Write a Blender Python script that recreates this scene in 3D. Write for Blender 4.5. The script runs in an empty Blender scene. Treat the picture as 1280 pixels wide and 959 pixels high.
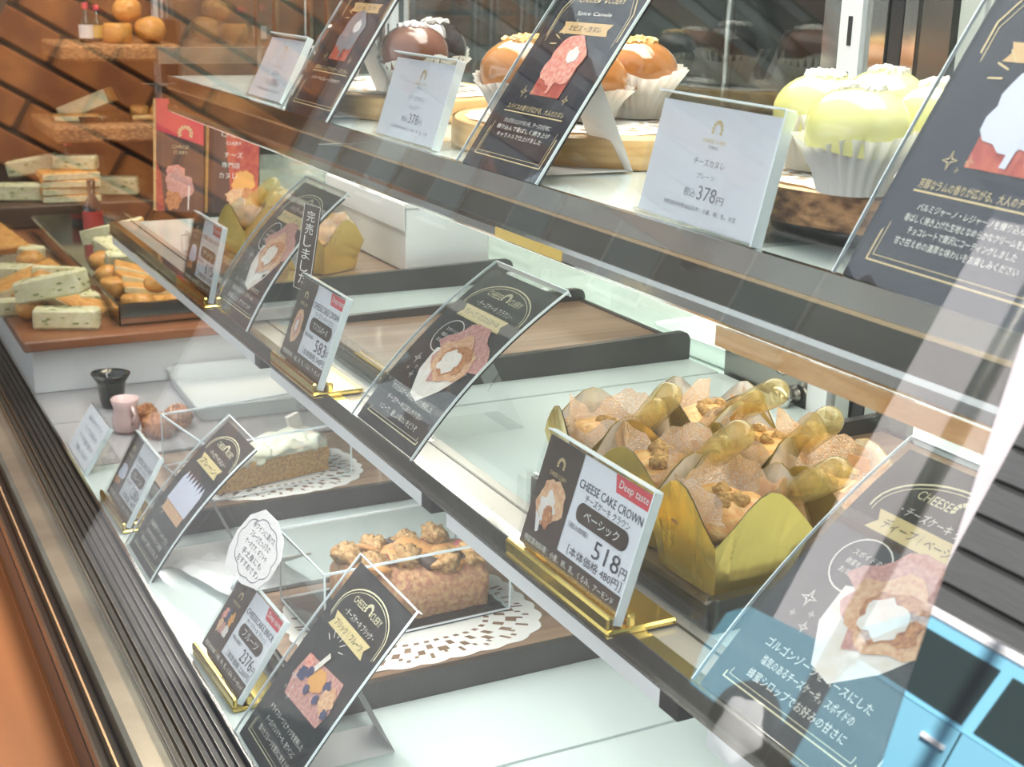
import bpy, math, random
from mathutils import Matrix, Vector, noise
random.seed(7)
SC = bpy.context.scene
COL = SC.collection
PI = math.pi
rad = math.radians

# ------------------------------------------------------------------ camera
F_PX, YAW, PITCH, ROLL = 1712.2, rad(27.565), rad(16.506), rad(1.444)
cam = bpy.data.cameras.new('camera')
cam.sensor_width = 36.0
cam.lens = F_PX / 1280 * 36.0
cam.clip_start, cam.clip_end = 0.02, 200
cam.dof.use_dof = True
cam.dof.focus_distance = 0.80
cam.dof.aperture_fstop = 26
co = bpy.data.objects.new('camera', cam)
COL.objects.link(co)
fw = Vector((-math.cos(YAW) * math.cos(PITCH), math.sin(YAW) * math.cos(PITCH), -math.sin(PITCH)))
rt0 = fw.cross(Vector((0, 0, 1))).normalized()
up0 = rt0.cross(fw)
rt = rt0 * math.cos(ROLL) + up0 * math.sin(ROLL)
up = up0 * math.cos(ROLL) - rt0 * math.sin(ROLL)
m = Matrix.Identity(4)
for i in range(3):
    m[i][0], m[i][1], m[i][2] = rt[i], up[i], -fw[i]
m.translation = (0, 0, 1.30)
co.matrix_world = m
SC.camera = co

# ------------------------------------------------------------------ light, world, exposure
W = bpy.data.worlds.new('sky')
SC.world = W
W.use_nodes = True
bg = W.node_tree.nodes['Background']
bg.inputs['Color'].default_value = (0.86, 0.93, 1.0, 1)
bg.inputs['Strength'].default_value = 1.45

def lamp(name, kind, loc, energy, color=(1, 1, 1), rot=(0, 0, 0), size=1, size_y=None):
    l = bpy.data.lights.new(name, kind)
    l.energy, l.color = energy, color
    if kind == 'AREA':
        l.size = size
        if size_y:
            l.shape, l.size_y = 'RECTANGLE', size_y
    elif kind == 'SUN':
        l.angle = rad(1.5)
    o = bpy.data.objects.new(name, l)
    o.location, o.rotation_euler = loc, rot
    COL.objects.link(o)
    return o

lamp('sun_light', 'SUN', (0, 4, 8), 19.0, (1, 0.95, 0.86), (rad(-40), rad(22), 0))
lamp('unseen_ceiling_light', 'AREA', (-0.9, 0.70, 2.45), 74, (1, 0.97, 0.9), (0, 0, 0), 1.8, 0.9)
lamp('unseen_ceiling_light', 'AREA', (-2.2, 0.6, 2.45), 34, (1, 0.84, 0.62), (0, 0, 0), 0.7, 0.7)  # unseen warm lamp, put over the cheese to brighten it
lamp('under_shelf_light', 'AREA', (-0.80, 0.465, 1.1800), 1.7, (1, 0.97, 0.90), (0, 0, 0), 1.25, 0.10)  # added wide area light, no fitting at this spot; brightens the middle shelf
lamp('under_shelf_light', 'AREA', (-0.85, 0.312, 0.9990), 2.6, (1, 0.98, 0.94), (rad(14), 0, 0), 1.40, 0.010)
SC.view_settings.view_transform = 'Standard'
SC.view_settings.look = 'None'
SC.view_settings.exposure = 0.16
SC.view_settings.gamma = 1
SC.view_settings.use_curve_mapping = False
SC.cycles.transparent_max_bounces = 40
SC.cycles.max_bounces = 10
SC.cycles.glossy_bounces = 5
SC.cycles.caustics_reflective = False
SC.cycles.caustics_refractive = False
SC.cycles.sample_clamp_indirect = 4

# ------------------------------------------------------------------ materials
def _new(name):
    mt = bpy.data.materials.new(name)
    mt.use_nodes = True
    nt = mt.node_tree
    return mt, nt, nt.nodes, nt.links

def mat(name, col, rough=0.5, metal=0.0, var=0.0, scale=40, bump=0.0, bscale=None, coat=0.0, emit=0.0,
        col2=None, stretch=None, sub=0.0, spec=None, detail=4):
    mt, nt, N, L = _new(name)
    b = N['Principled BSDF']
    b.inputs['Roughness'].default_value = rough
    b.inputs['Metallic'].default_value = metal
    b.inputs['Coat Weight'].default_value = coat
    b.inputs['Coat Roughness'].default_value = 0.05
    if spec is not None:
        b.inputs['Specular IOR Level'].default_value = spec
    c4 = (*col, 1)
    b.inputs['Base Color'].default_value = c4
    if sub:
        b.inputs['Subsurface Weight'].default_value = sub
        b.inputs['Subsurface Radius'].default_value = (0.01, 0.008, 0.005)
    if emit:
        b.inputs['Emission Color'].default_value = c4
        b.inputs['Emission Strength'].default_value = emit
    if var or col2 or bump:
        tc = N.new('ShaderNodeTexCoord')
        mp = N.new('ShaderNodeMapping')
        L.new(tc.outputs['Object'], mp.inputs['Vector'])
        mp.inputs['Scale'].default_value = stretch or (1, 1, 1)
        n1 = N.new('ShaderNodeTexNoise')
        n1.inputs['Scale'].default_value = scale
        n1.inputs['Detail'].default_value = detail
        L.new(mp.outputs['Vector'], n1.inputs['Vector'])
        if var or col2:
            r = N.new('ShaderNodeValToRGB')
            r.color_ramp.elements[0].position = 0.35
            r.color_ramp.elements[1].position = 0.65
            c2 = col2 or tuple(max(0, c * (1 - var)) for c in col)
            r.color_ramp.elements[0].color = c4
            r.color_ramp.elements[1].color = (*c2, 1)
            L.new(n1.outputs['Fac'], r.inputs['Fac'])
            L.new(r.outputs['Color'], b.inputs['Base Color'])
        if bump:
            n2 = n1
            if bscale:
                n2 = N.new('ShaderNodeTexNoise')
                n2.inputs['Scale'].default_value = bscale
                n2.inputs['Detail'].default_value = 3
                L.new(mp.outputs['Vector'], n2.inputs['Vector'])
            bp = N.new('ShaderNodeBump')
            bp.inputs['Strength'].default_value = bump
            bp.inputs['Distance'].default_value = 0.002
            L.new(n2.outputs['Fac'], bp.inputs['Height'])
            L.new(bp.outputs['Normal'], b.inputs['Normal'])
    return mt

def clear(name, tint=(1, 1, 1), ior=1.5, rough=0.0, haze=0.0, hazecol=(0.9, 0.95, 0.95)):
    """thin clear sheet: transparent with a Fresnel reflection on both faces"""
    mt, nt, N, L = _new(name)
    N.remove(N['Principled BSDF'])
    out = N['Material Output']
    tr = N.new('ShaderNodeBsdfTransparent')
    tr.inputs['Color'].default_value = (*tint, 1)
    gl = N.new('ShaderNodeBsdfGlossy')
    gl.inputs['Roughness'].default_value = rough
    fr = N.new('ShaderNodeFresnel')
    ge = N.new('ShaderNodeNewGeometry')
    mx = N.new('ShaderNodeMix')
    mx.data_type = 'FLOAT'
    mx.inputs[2].default_value = ior
    mx.inputs[3].default_value = 1 / ior
    L.new(ge.outputs['Backfacing'], mx.inputs[0])
    L.new(mx.outputs[0], fr.inputs['IOR'])
    ms = N.new('ShaderNodeMixShader')
    L.new(fr.outputs['Fac'], ms.inputs['Fac'])
    last = tr
    if haze:
        df = N.new('ShaderNodeBsdfDiffuse')
        df.inputs['Color'].default_value = (*hazecol, 1)
        m2 = N.new('ShaderNodeMixShader')
        m2.inputs['Fac'].default_value = haze
        L.new(tr.outputs[0], m2.inputs[1])
        L.new(df.outputs[0], m2.inputs[2])
        last = m2
    L.new(last.outputs[0], ms.inputs[1])
    L.new(gl.outputs[0], ms.inputs[2])
    L.new(ms.outputs[0], out.inputs['Surface'])
    return mt

def paper_mat(name, col, trans=0.35):
    mt, nt, N, L = _new(name)
    N.remove(N['Principled BSDF'])
    d = N.new('ShaderNodeBsdfDiffuse')
    d.inputs['Color'].default_value = (*col, 1)
    t = N.new('ShaderNodeBsdfTranslucent')
    t.inputs['Color'].default_value = (*col, 1)
    ms = N.new('ShaderNodeMixShader')
    ms.inputs['Fac'].default_value = trans
    L.new(d.outputs[0], ms.inputs[1])
    L.new(t.outputs[0], ms.inputs[2])
    L.new(ms.outputs[0], N['Material Output'].inputs['Surface'])
    return mt

def wood_mat(name, a, b, scale=30, stretch=(1, 0.06, 1), rough=0.4, coat=0.2, bump=0.1):
    return mat(name, a, rough, col2=b, scale=scale, stretch=stretch, coat=coat, bump=bump, detail=6)

M = dict(
    glass=clear('front_glass', (0.98, 0.99, 0.985), 1.58),
    acryl=clear('acrylic_sheet', (0.985, 0.99, 0.99), 1.45),
    acryl_edge=mat('acrylic_edge', (0.78, 0.88, 0.90), 0.15, coat=0.6),
    rear_glass=clear('rear_door_glass', (0.88, 0.92, 0.90), 1.8),
    shelf=mat('pale_mint_glass_shelf', (0.66, 0.75, 0.72), 0.12, var=0.06, scale=6, coat=0.4),
    deck=mat('pale_mint_deck', (0.66, 0.75, 0.73), 0.10, var=0.06, scale=5, coat=0.4),
    deckgrey=mat('pale_grey_deck', (0.50, 0.49, 0.50), 0.25, var=0.08, scale=8),
    steel=mat('polished_steel', (0.62, 0.61, 0.58), 0.12, 1.0),
    steel_dull=mat('brushed_steel', (0.50, 0.48, 0.44), 0.32, 1.0, var=0.15, scale=60, stretch=(0.05, 1, 1)),
    rail_dark=mat('dark_anodised_rail', (0.20, 0.19, 0.165), 0.22, 0.9, var=0.15, scale=12),
    mirror=mat('mirror_finish_panel', (0.30, 0.295, 0.30), 0.012, 1.0),
    sill=mat('worn_sill_metal', (0.33, 0.31, 0.26), 0.34, 0.8, var=0.35, scale=14),
    plate=mat('pale_shelf_plate', (0.56, 0.53, 0.47), 0.22, 0.3),
    copper=mat('warm_edge_strip', (0.85, 0.62, 0.38), 0.25, 0.8),
    white=mat('white_plastic', (0.80, 0.82, 0.82), 0.35, var=0.05, scale=10),
    white_gloss=mat('white_melamine', (0.88, 0.93, 0.92), 0.12, coat=0.5),
    led=mat('led_diffuser', (1.0, 0.98, 0.90), 0.3, emit=0.6),
    black=mat('black_plastic', (0.012, 0.012, 0.013), 0.3),
    louver=mat('dark_bronze_louver', (0.022, 0.018, 0.016), 0.45, 0.0, var=0.3, scale=20),
    louver_edge=mat('louver_edge', (0.34, 0.32, 0.29), 0.3, 0.9),
    ledge=wood_mat('orange_wood_ledge', (0.30, 0.105, 0.032), (0.23, 0.078, 0.022), 25, (0.1, 1, 1), 0.45, 0.15),
    tray_wood=wood_mat('tray_walnut_print', (0.36, 0.235, 0.15), (0.235, 0.14, 0.085), 120, (1, 0.05, 1), 0.28, 0.45),
    tray_frame=mat('tray_dark_frame', (0.055, 0.05, 0.045), 0.28, var=0.3, scale=20, coat=0.3),
    board=wood_mat('light_wood_board', (0.76, 0.50, 0.22), (0.62, 0.36, 0.13), 30, (0.3, 1, 8), 0.5, 0.1),
    bark=mat('tree_bark', (0.12, 0.055, 0.025), 0.85, col2=(0.46, 0.25, 0.11), scale=130, bump=1.0, stretch=(1, 1, 2.2), detail=8),
    card_black=mat('charcoal_card', (0.035, 0.034, 0.036), 0.42, var=0.2, scale=90),
    card_navy=mat('navy_black_card', (0.020, 0.020, 0.035), 0.25, var=0.2, scale=60, coat=0.3),
    card_white=mat('white_card', (0.84, 0.87, 0.93), 0.4),
    card_brown=mat('dark_brown_card', (0.075, 0.045, 0.035), 0.4),
    ink_white=mat('cream_ink', (0.86, 0.84, 0.76), 0.5),
    ink_gold=mat('gold_ink', (0.74, 0.58, 0.30), 0.4),
    ink_cream=mat('pale_gold_ink', (0.80, 0.76, 0.50), 0.4),
    ink_dark=mat('dark_ink', (0.045, 0.045, 0.06), 0.5),
    ink_grey=mat('grey_ink', (0.28, 0.28, 0.32), 0.5),
    ink_red=mat('red_print', (0.72, 0.07, 0.09), 0.45),
    ribbon=mat('ribbon_print', (0.76, 0.62, 0.30), 0.5),
    ribbon2=mat('ribbon_print_tan', (0.72, 0.47, 0.22), 0.5),
    p_cake=mat('print_cake', (0.72, 0.36, 0.20), 0.5, col2=(0.88, 0.60, 0.36), scale=420),
    p_cake2=mat('print_cake_dark', (0.42, 0.15, 0.07), 0.5, col2=(0.74, 0.36, 0.15), scale=480),
    p_cream=mat('print_cream', (0.86, 0.78, 0.68), 0.5, col2=(0.93, 0.90, 0.84), scale=160),
    p_white=mat('print_white', (0.88, 0.87, 0.86), 0.5),
    p_lilac=mat('print_lilac_white', (0.72, 0.75, 0.90), 0.5),
    p_red=mat('print_red', (0.45, 0.06, 0.05), 0.5, col2=(0.62, 0.14, 0.08), scale=150),
    p_pink=mat('print_pink', (0.80, 0.22, 0.18), 0.5, col2=(0.92, 0.50, 0.38), scale=380),
    p_pink2=mat('print_pale_pink', (0.75, 0.42, 0.36), 0.5, col2=(0.55, 0.25, 0.22), scale=480),
    p_blue=mat('print_berry', (0.06, 0.07, 0.16), 0.5),
    p_orange=mat('print_orange', (0.85, 0.42, 0.12), 0.5),
    gold=mat('gold_plastic', (0.80, 0.60, 0.16), 0.10, 1.0),
    foil=mat('gold_foil', (0.90, 0.69, 0.19), 0.22, 0.72, bump=0.2, scale=60),
    foil_in=mat('silver_foil_lining', (0.88, 0.85, 0.78), 0.2, 0.6, bump=0.4, scale=90),
    film=None,
    crust=mat('baked_cheesecake_top', (0.80, 0.36, 0.10), 0.45, col2=(0.90, 0.58, 0.22), scale=160, bump=0.8, sub=0.15),
    honey=clear('amber_pipette', (1.0, 0.96, 0.78), 1.45, 0.02, haze=0.20, hazecol=(1.0, 0.80, 0.30)),
    pleat=paper_mat('pleated_paper', (0.86, 0.85, 0.80), 0.35),
    doily=paper_mat('doily_paper', (0.88, 0.88, 0.84), 0.15),
    paper=paper_mat('white_paper', (0.84, 0.84, 0.83), 0.2),
    lime=mat('pale_lime_glaze', (0.88, 0.86, 0.26), 0.20, col2=(0.93, 0.92, 0.50), scale=14, coat=0.5, sub=0.3),
    caramel=mat('caramel_glaze', (0.58, 0.24, 0.06), 0.16, col2=(0.44, 0.16, 0.035), scale=25, coat=0.7),
    milkchoc=mat('milk_chocolate_glaze', (0.17, 0.07, 0.045), 0.22, col2=(0.24, 0.11, 0.07), scale=40, coat=0.5),
    darkchoc=mat('dark_chocolate_glaze', (0.035, 0.022, 0.018), 0.12, coat=0.9),
    cake_body=mat('canele_crust', (0.16, 0.07, 0.03), 0.5, var=0.4, scale=60),
    nut=mat('chopped_nut', (0.86, 0.62, 0.26), 0.6),
    icing=mat('icing_sugar', (0.90, 0.88, 0.84), 0.7),
    cream=mat('whipped_cream', (0.90, 0.90, 0.74), 0.45, sub=0.3, bump=0.3, scale=60),
    sponge=mat('golden_crumb', (0.66, 0.40, 0.13), 0.7, col2=(0.40, 0.21, 0.06), scale=420, bump=1.0),
    loaf=mat('fruit_loaf', (0.70, 0.45, 0.22), 0.6, col2=(0.50, 0.22, 0.14), scale=240, bump=1.0),
    walnut=mat('walnut_kernel', (0.78, 0.52, 0.24), 0.55, col2=(0.46, 0.22, 0.07), scale=330, bump=1.0),
    shell=mat('walnut_shell', (0.55, 0.25, 0.11), 0.6, col2=(0.26, 0.085, 0.03), scale=260, bump=1.0),
    apricot=mat('dried_apricot', (0.86, 0.42, 0.14), 0.45, var=0.2, scale=50),
    cranberry=mat('dried_cranberry', (0.42, 0.04, 0.10), 0.3),
    fig=mat('dried_fig', (0.10, 0.07, 0.06), 0.5),
    herb=mat('herb_cheese', (0.84, 0.80, 0.56), 0.5, col2=(0.72, 0.68, 0.38), scale=130, bump=0.5, sub=0.2),
    fleck=mat('herb_fleck', (0.28, 0.32, 0.12), 0.7),
    smoked=mat('smoked_cheese', (0.72, 0.38, 0.10), 0.42, col2=(0.56, 0.23, 0.045), scale=110, coat=0.15, bump=0.3),
    biscuit=mat('orange_cheese_slice', (0.78, 0.42, 0.13), 0.5, col2=(0.58, 0.25, 0.05), scale=120, bump=0.3),
    dark_wood=wood_mat('dark_display_wood', (0.10, 0.052, 0.025), (0.055, 0.027, 0.014), 22, (1, 0.1, 1), 0.6, 0.0, 0.2),
    red_wood=wood_mat('red_brown_board', (0.33, 0.125, 0.05), (0.22, 0.075, 0.03), 24, (1, 0.1, 1), 0.4, 0.2),
    pink=mat('pink_ceramic', (0.80, 0.58, 0.56), 0.25, coat=0.3),
    black_gl=mat('black_glazed_pot', (0.02, 0.025, 0.025), 0.12, coat=0.6),
    brick=mat('orange_brown_brick', (0.36, 0.125, 0.025), 0.8, col2=(0.19, 0.055, 0.012), scale=14, bump=0.6, bscale=60),
    mortar=mat('dark_mortar', (0.02, 0.016, 0.012), 0.9, bump=0.4, scale=60),
    floor=mat('shop_floor_tile', (0.20, 0.17, 0.15), 0.5, var=0.2, scale=3),
    asphalt=mat('asphalt', (0.055, 0.055, 0.06), 0.9, var=0.3, scale=40),
    wall=mat('kitchen_wall_paint', (0.10, 0.13, 0.13), 0.6, var=0.4, scale=1.5),
    wall_w=mat('white_wall_paint', (0.78, 0.78, 0.75), 0.6),
    plaster=mat('pale_lilac_plaster', (0.72, 0.68, 0.72), 0.8, var=0.06, scale=2),
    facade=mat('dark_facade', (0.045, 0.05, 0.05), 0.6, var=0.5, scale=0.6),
    car=mat('light_blue_car_paint', (0.20, 0.50, 0.68), 0.2, coat=0.8),
    car_white=mat('white_car_paint', (0.82, 0.82, 0.84), 0.2, coat=0.8),
    car_glass=mat('dark_car_window', (0.02, 0.035, 0.035), 0.05, coat=0.8),
    tyre=mat('tyre_rubber', (0.02, 0.02, 0.02), 0.8),
    bottle_g=mat('dark_green_bottle', (0.02, 0.05, 0.03), 0.1, coat=0.5),
    label_y=mat('yellow_label', (0.80, 0.55, 0.12), 0.5),
    label_r=mat('red_label', (0.60, 0.08, 0.06), 0.5),
    gold_reflection=mat('painted_gold_reflection', (0.80, 0.42, 0.16), 0.25, 0.5, col2=(0.95, 0.66, 0.36), scale=45, bump=0.9, stretch=(0.5, 1, 1)),  # mottled orange paints a reflection of the gold cups
)

def film_mat():
    mt, nt, N, L = _new('rose_gold_film')
    b = N['Principled BSDF']
    b.inputs['Base Color'].default_value = (0.96, 0.86, 0.74, 1)
    b.inputs['Metallic'].default_value = 0.88
    b.inputs['Roughness'].default_value = 0.06
    tx = N.new('ShaderNodeTexNoise')
    tx.inputs['Scale'].default_value = 70
    bp_ = N.new('ShaderNodeBump')
    bp_.inputs['Strength'].default_value = 0.45
    bp_.inputs['Distance'].default_value = 0.004
    L.new(tx.outputs['Fac'], bp_.inputs['Height'])
    rp = N.new('ShaderNodeValToRGB')
    rp.color_ramp.elements[0].position, rp.color_ramp.elements[1].position = 0.42, 0.56
    rp.color_ramp.elements[0].color, rp.color_ramp.elements[1].color = (0.97, 0.95, 0.92, 1), (0.96, 0.66, 0.40, 1)
    L.new(tx.outputs['Fac'], rp.inputs['Fac'])
    L.new(rp.outputs['Color'], b.inputs['Base Color'])
    L.new(bp_.outputs['Normal'], b.inputs['Normal'])
    tr = N.new('ShaderNodeBsdfTransparent')
    tr.inputs['Color'].default_value = (1.0, 0.91, 0.78, 1)
    ms = N.new('ShaderNodeMixShader')
    ms.inputs['Fac'].default_value = 0.70
    L.new(tr.outputs[0], ms.inputs[1])
    L.new(b.outputs[0], ms.inputs[2])
    L.new(ms.outputs[0], N['Material Output'].inputs['Surface'])
    return mt
M['film'] = film_mat()

# ------------------------------------------------------------------ mesh helpers
class MB:
    def __init__(s):
        s.v, s.f, s.mi, s.sm = [], [], [], []
    def add(s, vs, fs, m=0, smooth=False):
        o = len(s.v)
        s.v += [tuple(v) for v in vs]
        for f in fs:
            s.f.append([i + o for i in f])
            s.mi.append(m)
            s.sm.append(smooth)
        return s
    def box(s, x0, x1, y0, y1, z0, z1, m=0, mx=None):
        vs = [Vector((x, y, z)) for z in (z0, z1) for y in (y0, y1) for x in (x0, x1)]
        if mx is not None:
            vs = [mx @ v for v in vs]
        return s.add(vs, [(0, 2, 3, 1), (4, 5, 7, 6), (0, 1, 5, 4), (2, 6, 7, 3), (0, 4, 6, 2), (1, 3, 7, 5)], m)
    def bbox(s, x0, x1, y0, y1, z0, z1, c=0.003, m=0, mx=None):
        """box with chamfered edges"""
        vs, fs = [], []
        xs, ys, zs = (x0, x1), (y0, y1), (z0, z1)
        idx = {}
        for i in (0, 1):
            for j in (0, 1):
                for k in (0, 1):
                    p = Vector((xs[i], ys[j], zs[k]))
                    d = Vector((c if i == 0 else -c, c if j == 0 else -c, c if k == 0 else -c))
                    for a in range(3):
                        q = p.copy()
                        for b2 in range(3):
                            if b2 != a:
                                q[b2] += d[b2]
                        idx[i, j, k, a] = len(vs)
                        vs.append(q)
        g = lambda i, j, k, a: idx[i, j, k, a]
        for i in (0, 1):
            q = [g(i, 0, 0, 0), g(i, 1, 0, 0), g(i, 1, 1, 0), g(i, 0, 1, 0)]
            fs.append(q if i else q[::-1])
            q = [g(0, i, 0, 1), g(0, i, 1, 1), g(1, i, 1, 1), g(1, i, 0, 1)]
            fs.append(q if i else q[::-1])
            q = [g(0, 0, i, 2), g(1, 0, i, 2), g(1, 1, i, 2), g(0, 1, i, 2)]
            fs.append(q if i else q[::-1])
        for i in (0, 1):
            for j in (0, 1):
                q = [g(i, j, 0, 0), g(i, j, 0, 1), g(i, j, 1, 1), g(i, j, 1, 0)]
                fs.append(q if (i + j) % 2 == 0 else q[::-1])
                q = [g(i, 0, j, 0), g(i, 0, j, 2), g(i, 1, j, 2), g(i, 1, j, 0)]
                fs.append(q if (i + j) % 2 else q[::-1])
                q = [g(0, i, j, 1), g(0, i, j, 2), g(1, i, j, 2), g(1, i, j, 1)]
                fs.append(q if (i + j) % 2 == 0 else q[::-1])
                for k in (0, 1):
                    q = [g(i, j, k, 0), g(i, j, k, 1), g(i, j, k, 2)]
                    fs.append(q if (i + j + k) % 2 else q[::-1])
        if mx is not None:
            vs = [mx @ v for v in vs]
        return s.add(vs, fs, m)
    def lathe(s, prof, n=24, c=(0, 0, 0), m=0, rf=None, smooth=True, sx=1, sy=1, cap0=False, cap1=False, mx=None):
        vs, fs = [], []
        for i, (r, z) in enumerate(prof):
            for k in range(n):
                a = 2 * PI * k / n
                rr = r * (rf(a, i / (len(prof) - 1)) if rf else 1)
                p = Vector((math.cos(a) * rr * sx, math.sin(a) * rr * sy, z))
                if mx is not None:
                    p = mx @ p
                vs.append((p[0] + c[0], p[1] + c[1], p[2] + c[2]))
        for i in range(len(prof) - 1):
            for k in range(n):
                k2 = (k + 1) % n
                fs.append((i * n + k, i * n + k2, (i + 1) * n + k2, (i + 1) * n + k))
        if cap0:
            fs.append(tuple(range(n))[::-1])
        if cap1:
            fs.append(tuple(range((len(prof) - 1) * n, len(prof) * n)))
        return s.add(vs, fs, m, smooth)
    def tube(s, p, q, r, n=8, m=0, r2=None):
        p, q = Vector(p), Vector(q)
        d = (q - p)
        L = d.length
        mx = Matrix.Translation(p) @ d.to_track_quat('Z', 'Y').to_matrix().to_4x4()
        return s.lathe([(r, 0), (r2 or r, L)], n, m=m, cap0=True, cap1=True, mx=mx)
    def prism(s, pts, z0, z1, m=0, mx=None):
        n = len(pts)
        vs = [Vector((x, y, z)) for z in (z0, z1) for x, y in pts]
        if mx is not None:
            vs = [mx @ v for v in vs]
        fs = [tuple(range(n))[::-1], tuple(range(n, 2 * n))]
        fs += [(i, (i + 1) % n, n + (i + 1) % n, n + i) for i in range(n)]
        return s.add(vs, fs, m)
    def blob(s, c, r, seed=0, amp=0.2, freq=2.0, n=12, m=0, mx=None, fine=0.0, ffreq=9):
        rx, ry, rz = (r, r, r) if not isinstance(r, (tuple, list)) else r
        vs, fs = [], []
        for i in range(n + 1):
            th = PI * i / n
            for k in range(2 * n):
                ph = PI * k / n
                d = Vector((math.sin(th) * math.cos(ph), math.sin(th) * math.sin(ph), math.cos(th)))
                h = 1 + amp * noise.noise(d * freq + Vector((seed * 7.1, seed * 3.3, seed * 1.7)))
                if fine:
                    h += fine * noise.noise(d * ffreq + Vector((seed, 0, seed * 2)))
                p = Vector((d.x * rx * h, d.y * ry * h, d.z * rz * h))
                if mx is not None:
                    p = mx @ p
                vs.append(p + Vector(c))
        w = 2 * n
        for i in range(n):
            for k in range(w):
                k2 = (k + 1) % w
                fs.append((i * w + k, (i + 1) * w + k, (i + 1) * w + k2, i * w + k2))
        return s.add(vs, fs, m, True)

def obj(name, mb, mats, parent=None, loc=None, rot=None):
    me = bpy.data.meshes.new(name)
    me.from_pydata(mb.v, [], mb.f)
    for mm in (mats if isinstance(mats, (list, tuple)) else [mats]):
        me.materials.append(mm)
    me.polygons.foreach_set('material_index', mb.mi)
    me.polygons.foreach_set('use_smooth', mb.sm)
    me.update()
    o = bpy.data.objects.new(name, me)
    COL.objects.link(o)
    if parent is not None:
        o.parent = parent
    if loc is not None:
        o.location = loc
    if rot is not None:
        o.rotation_euler = rot
    return o

def thing(name, label, cat, loc=(0, 0, 0), rz=0.0, group=None):
    o = bpy.data.objects.new(name, None)
    o.empty_display_size = 0.02
    COL.objects.link(o)
    o.location = loc
    o.rotation_euler = (0, 0, rz)
    return tag(o, label, cat, group)

def tag(o, label, cat, group=None):
    o['label'], o['category'] = label, cat
    if group:
        o['group'] = group
    return o

def struct(name, mb, mats):
    o = obj(name, mb, mats)
    o['kind'] = 'structure'
    return o

def copy_tree(o, parent=None):
    c = o.copy()
    COL.objects.link(c)
    if parent is not None:
        c.parent = parent
    for ch in list(o.children):
        copy_tree(ch, c)
    return c

# flat text outlines as mesh data
_tc = {}
def text2d(t):
    if t not in _tc:
        cu = bpy.data.curves.new('t', 'FONT')
        cu.body = t
        cu.size = 1.0
        cu.resolution_u = 2
        ob = bpy.data.objects.new('t', cu)
        me = bpy.data.meshes.new_from_object(ob)
        vs = [(v.co.x, v.co.y) for v in me.vertices]
        fs = [list(p.vertices) for p in me.polygons]
        bpy.data.objects.remove(ob)
        bpy.data.meshes.remove(me)
        bpy.data.curves.remove(cu)
        if vs:
            xs = [v[0] for v in vs]
            ys = [v[1] for v in vs]
            _tc[t] = (vs, fs, min(xs), max(xs), min(ys), max(ys))
        else:
            _tc[t] = ([], [], 0, 1, 0, 1)
    return _tc[t]

class Flat:
    """flat print laid out on a card: u across, v up; later bent on to the card"""
    def __init__(s, bend, base=0.0):
        s.mb, s.bend, s.d = MB(), bend, base
        s.mats = []
    def mi(s, m):
        if m not in s.mats:
            s.mats.append(m)
        return s.mats.index(m)
    def poly(s, pts, m, d):
        s.mb.add([s.bend(u, v, d) for u, v in pts], [tuple(range(len(pts)))], s.mi(m))
    def ell(s, cu, cv, ru, rv, m, d, n=24, a0=0, a1=2 * PI, wob=0.0, seed=1):
        pts = []
        for k in range(n):
            a = a0 + (a1 - a0) * k / n
            w = 1 + wob * noise.noise(Vector((math.cos(a) * 2.3, math.sin(a) * 2.3, seed * 5.1)))
            pts.append((cu + ru * w * math.cos(a), cv + rv * w * math.sin(a)))
        s.poly(pts, m, d)
    def line(s, pts, w, m, d, closed=False):
        n = len(pts)
        P = [Vector((p[0], p[1])) for p in pts]
        vs, fs = [], []
        for i in range(n):
            a = P[i - 1] if (i > 0 or closed) else P[i]
            b = P[(i + 1) % n] if (i < n - 1 or closed) else P[i]
            t = b - a
            t = t.normalized() if t.length > 0 else Vector((1, 0))
            nn = Vector((-t.y, t.x)) * w / 2
            vs += [s.bend(P[i].x + nn.x, P[i].y + nn.y, d), s.bend(P[i].x - nn.x, P[i].y - nn.y, d)]
        for i in range(n if closed else n - 1):
            j = (i + 1) % n
            fs.append((2 * i, 2 * i + 1, 2 * j + 1, 2 * j))
        s.mb.add(vs, fs, s.mi(m))
    def text(s, t, cu, cv, w, h, m, d, vertical=False, slant=0.0):
        if vertical:
            n = len(t)
            for i, c in enumerate(t):
                s.text(c, cu, cv + h / 2 - (i + 0.5) * h / n, w, h / n * 0.86, m, d)
            return
        vs, fs, x0, x1, y0, y1 = text2d(t)
        if not vs:
            return
        sx = w / max(x1 - x0, 1e-6)
        if t in 'ー':
            sy = sx
        else:
            sy = h / max(y1 - y0, 0.35)
        out = []
        for x, y in vs:
            v = (y - (y0 + y1) / 2) * sy
            u = (x - (x0 + x1) / 2) * sx + slant * v
            out.append(s.bend(cu + u, cv + v, d))
        s.mb.add(out, fs, s.mi(m))
    def logo(s, cu, cv, r, m, d, n=9):
        for k in range(n):
            a0 = rad(-35 + 250 * k / n + 3)
            a1 = rad(-35 + 250 * (k + 1) / n - 3)
            pts = [(cu + q * r * math.cos(a), cv + q * r * math.sin(a)) for q, a in ((0.55, a0), (1, a0), (1, (a0 + a1) / 2), (1, a1), (0.55, a1))]
            s.poly(pts, m, d)
    def star(s, cu, cv, r, m, d):
        pts = []
        for k in range(8):
            a = k * PI / 4 + 0.1
            q = r if k % 2 == 0 else r * 0.25
            pts.append((cu + q * math.cos(a), cv + q * math.sin(a)))
        s.line(pts, r * 0.14, m, d, True)
    def build(s, name, parent):
        if s.mb.v:
            return obj(name, s.mb, s.mats, parent)

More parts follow.
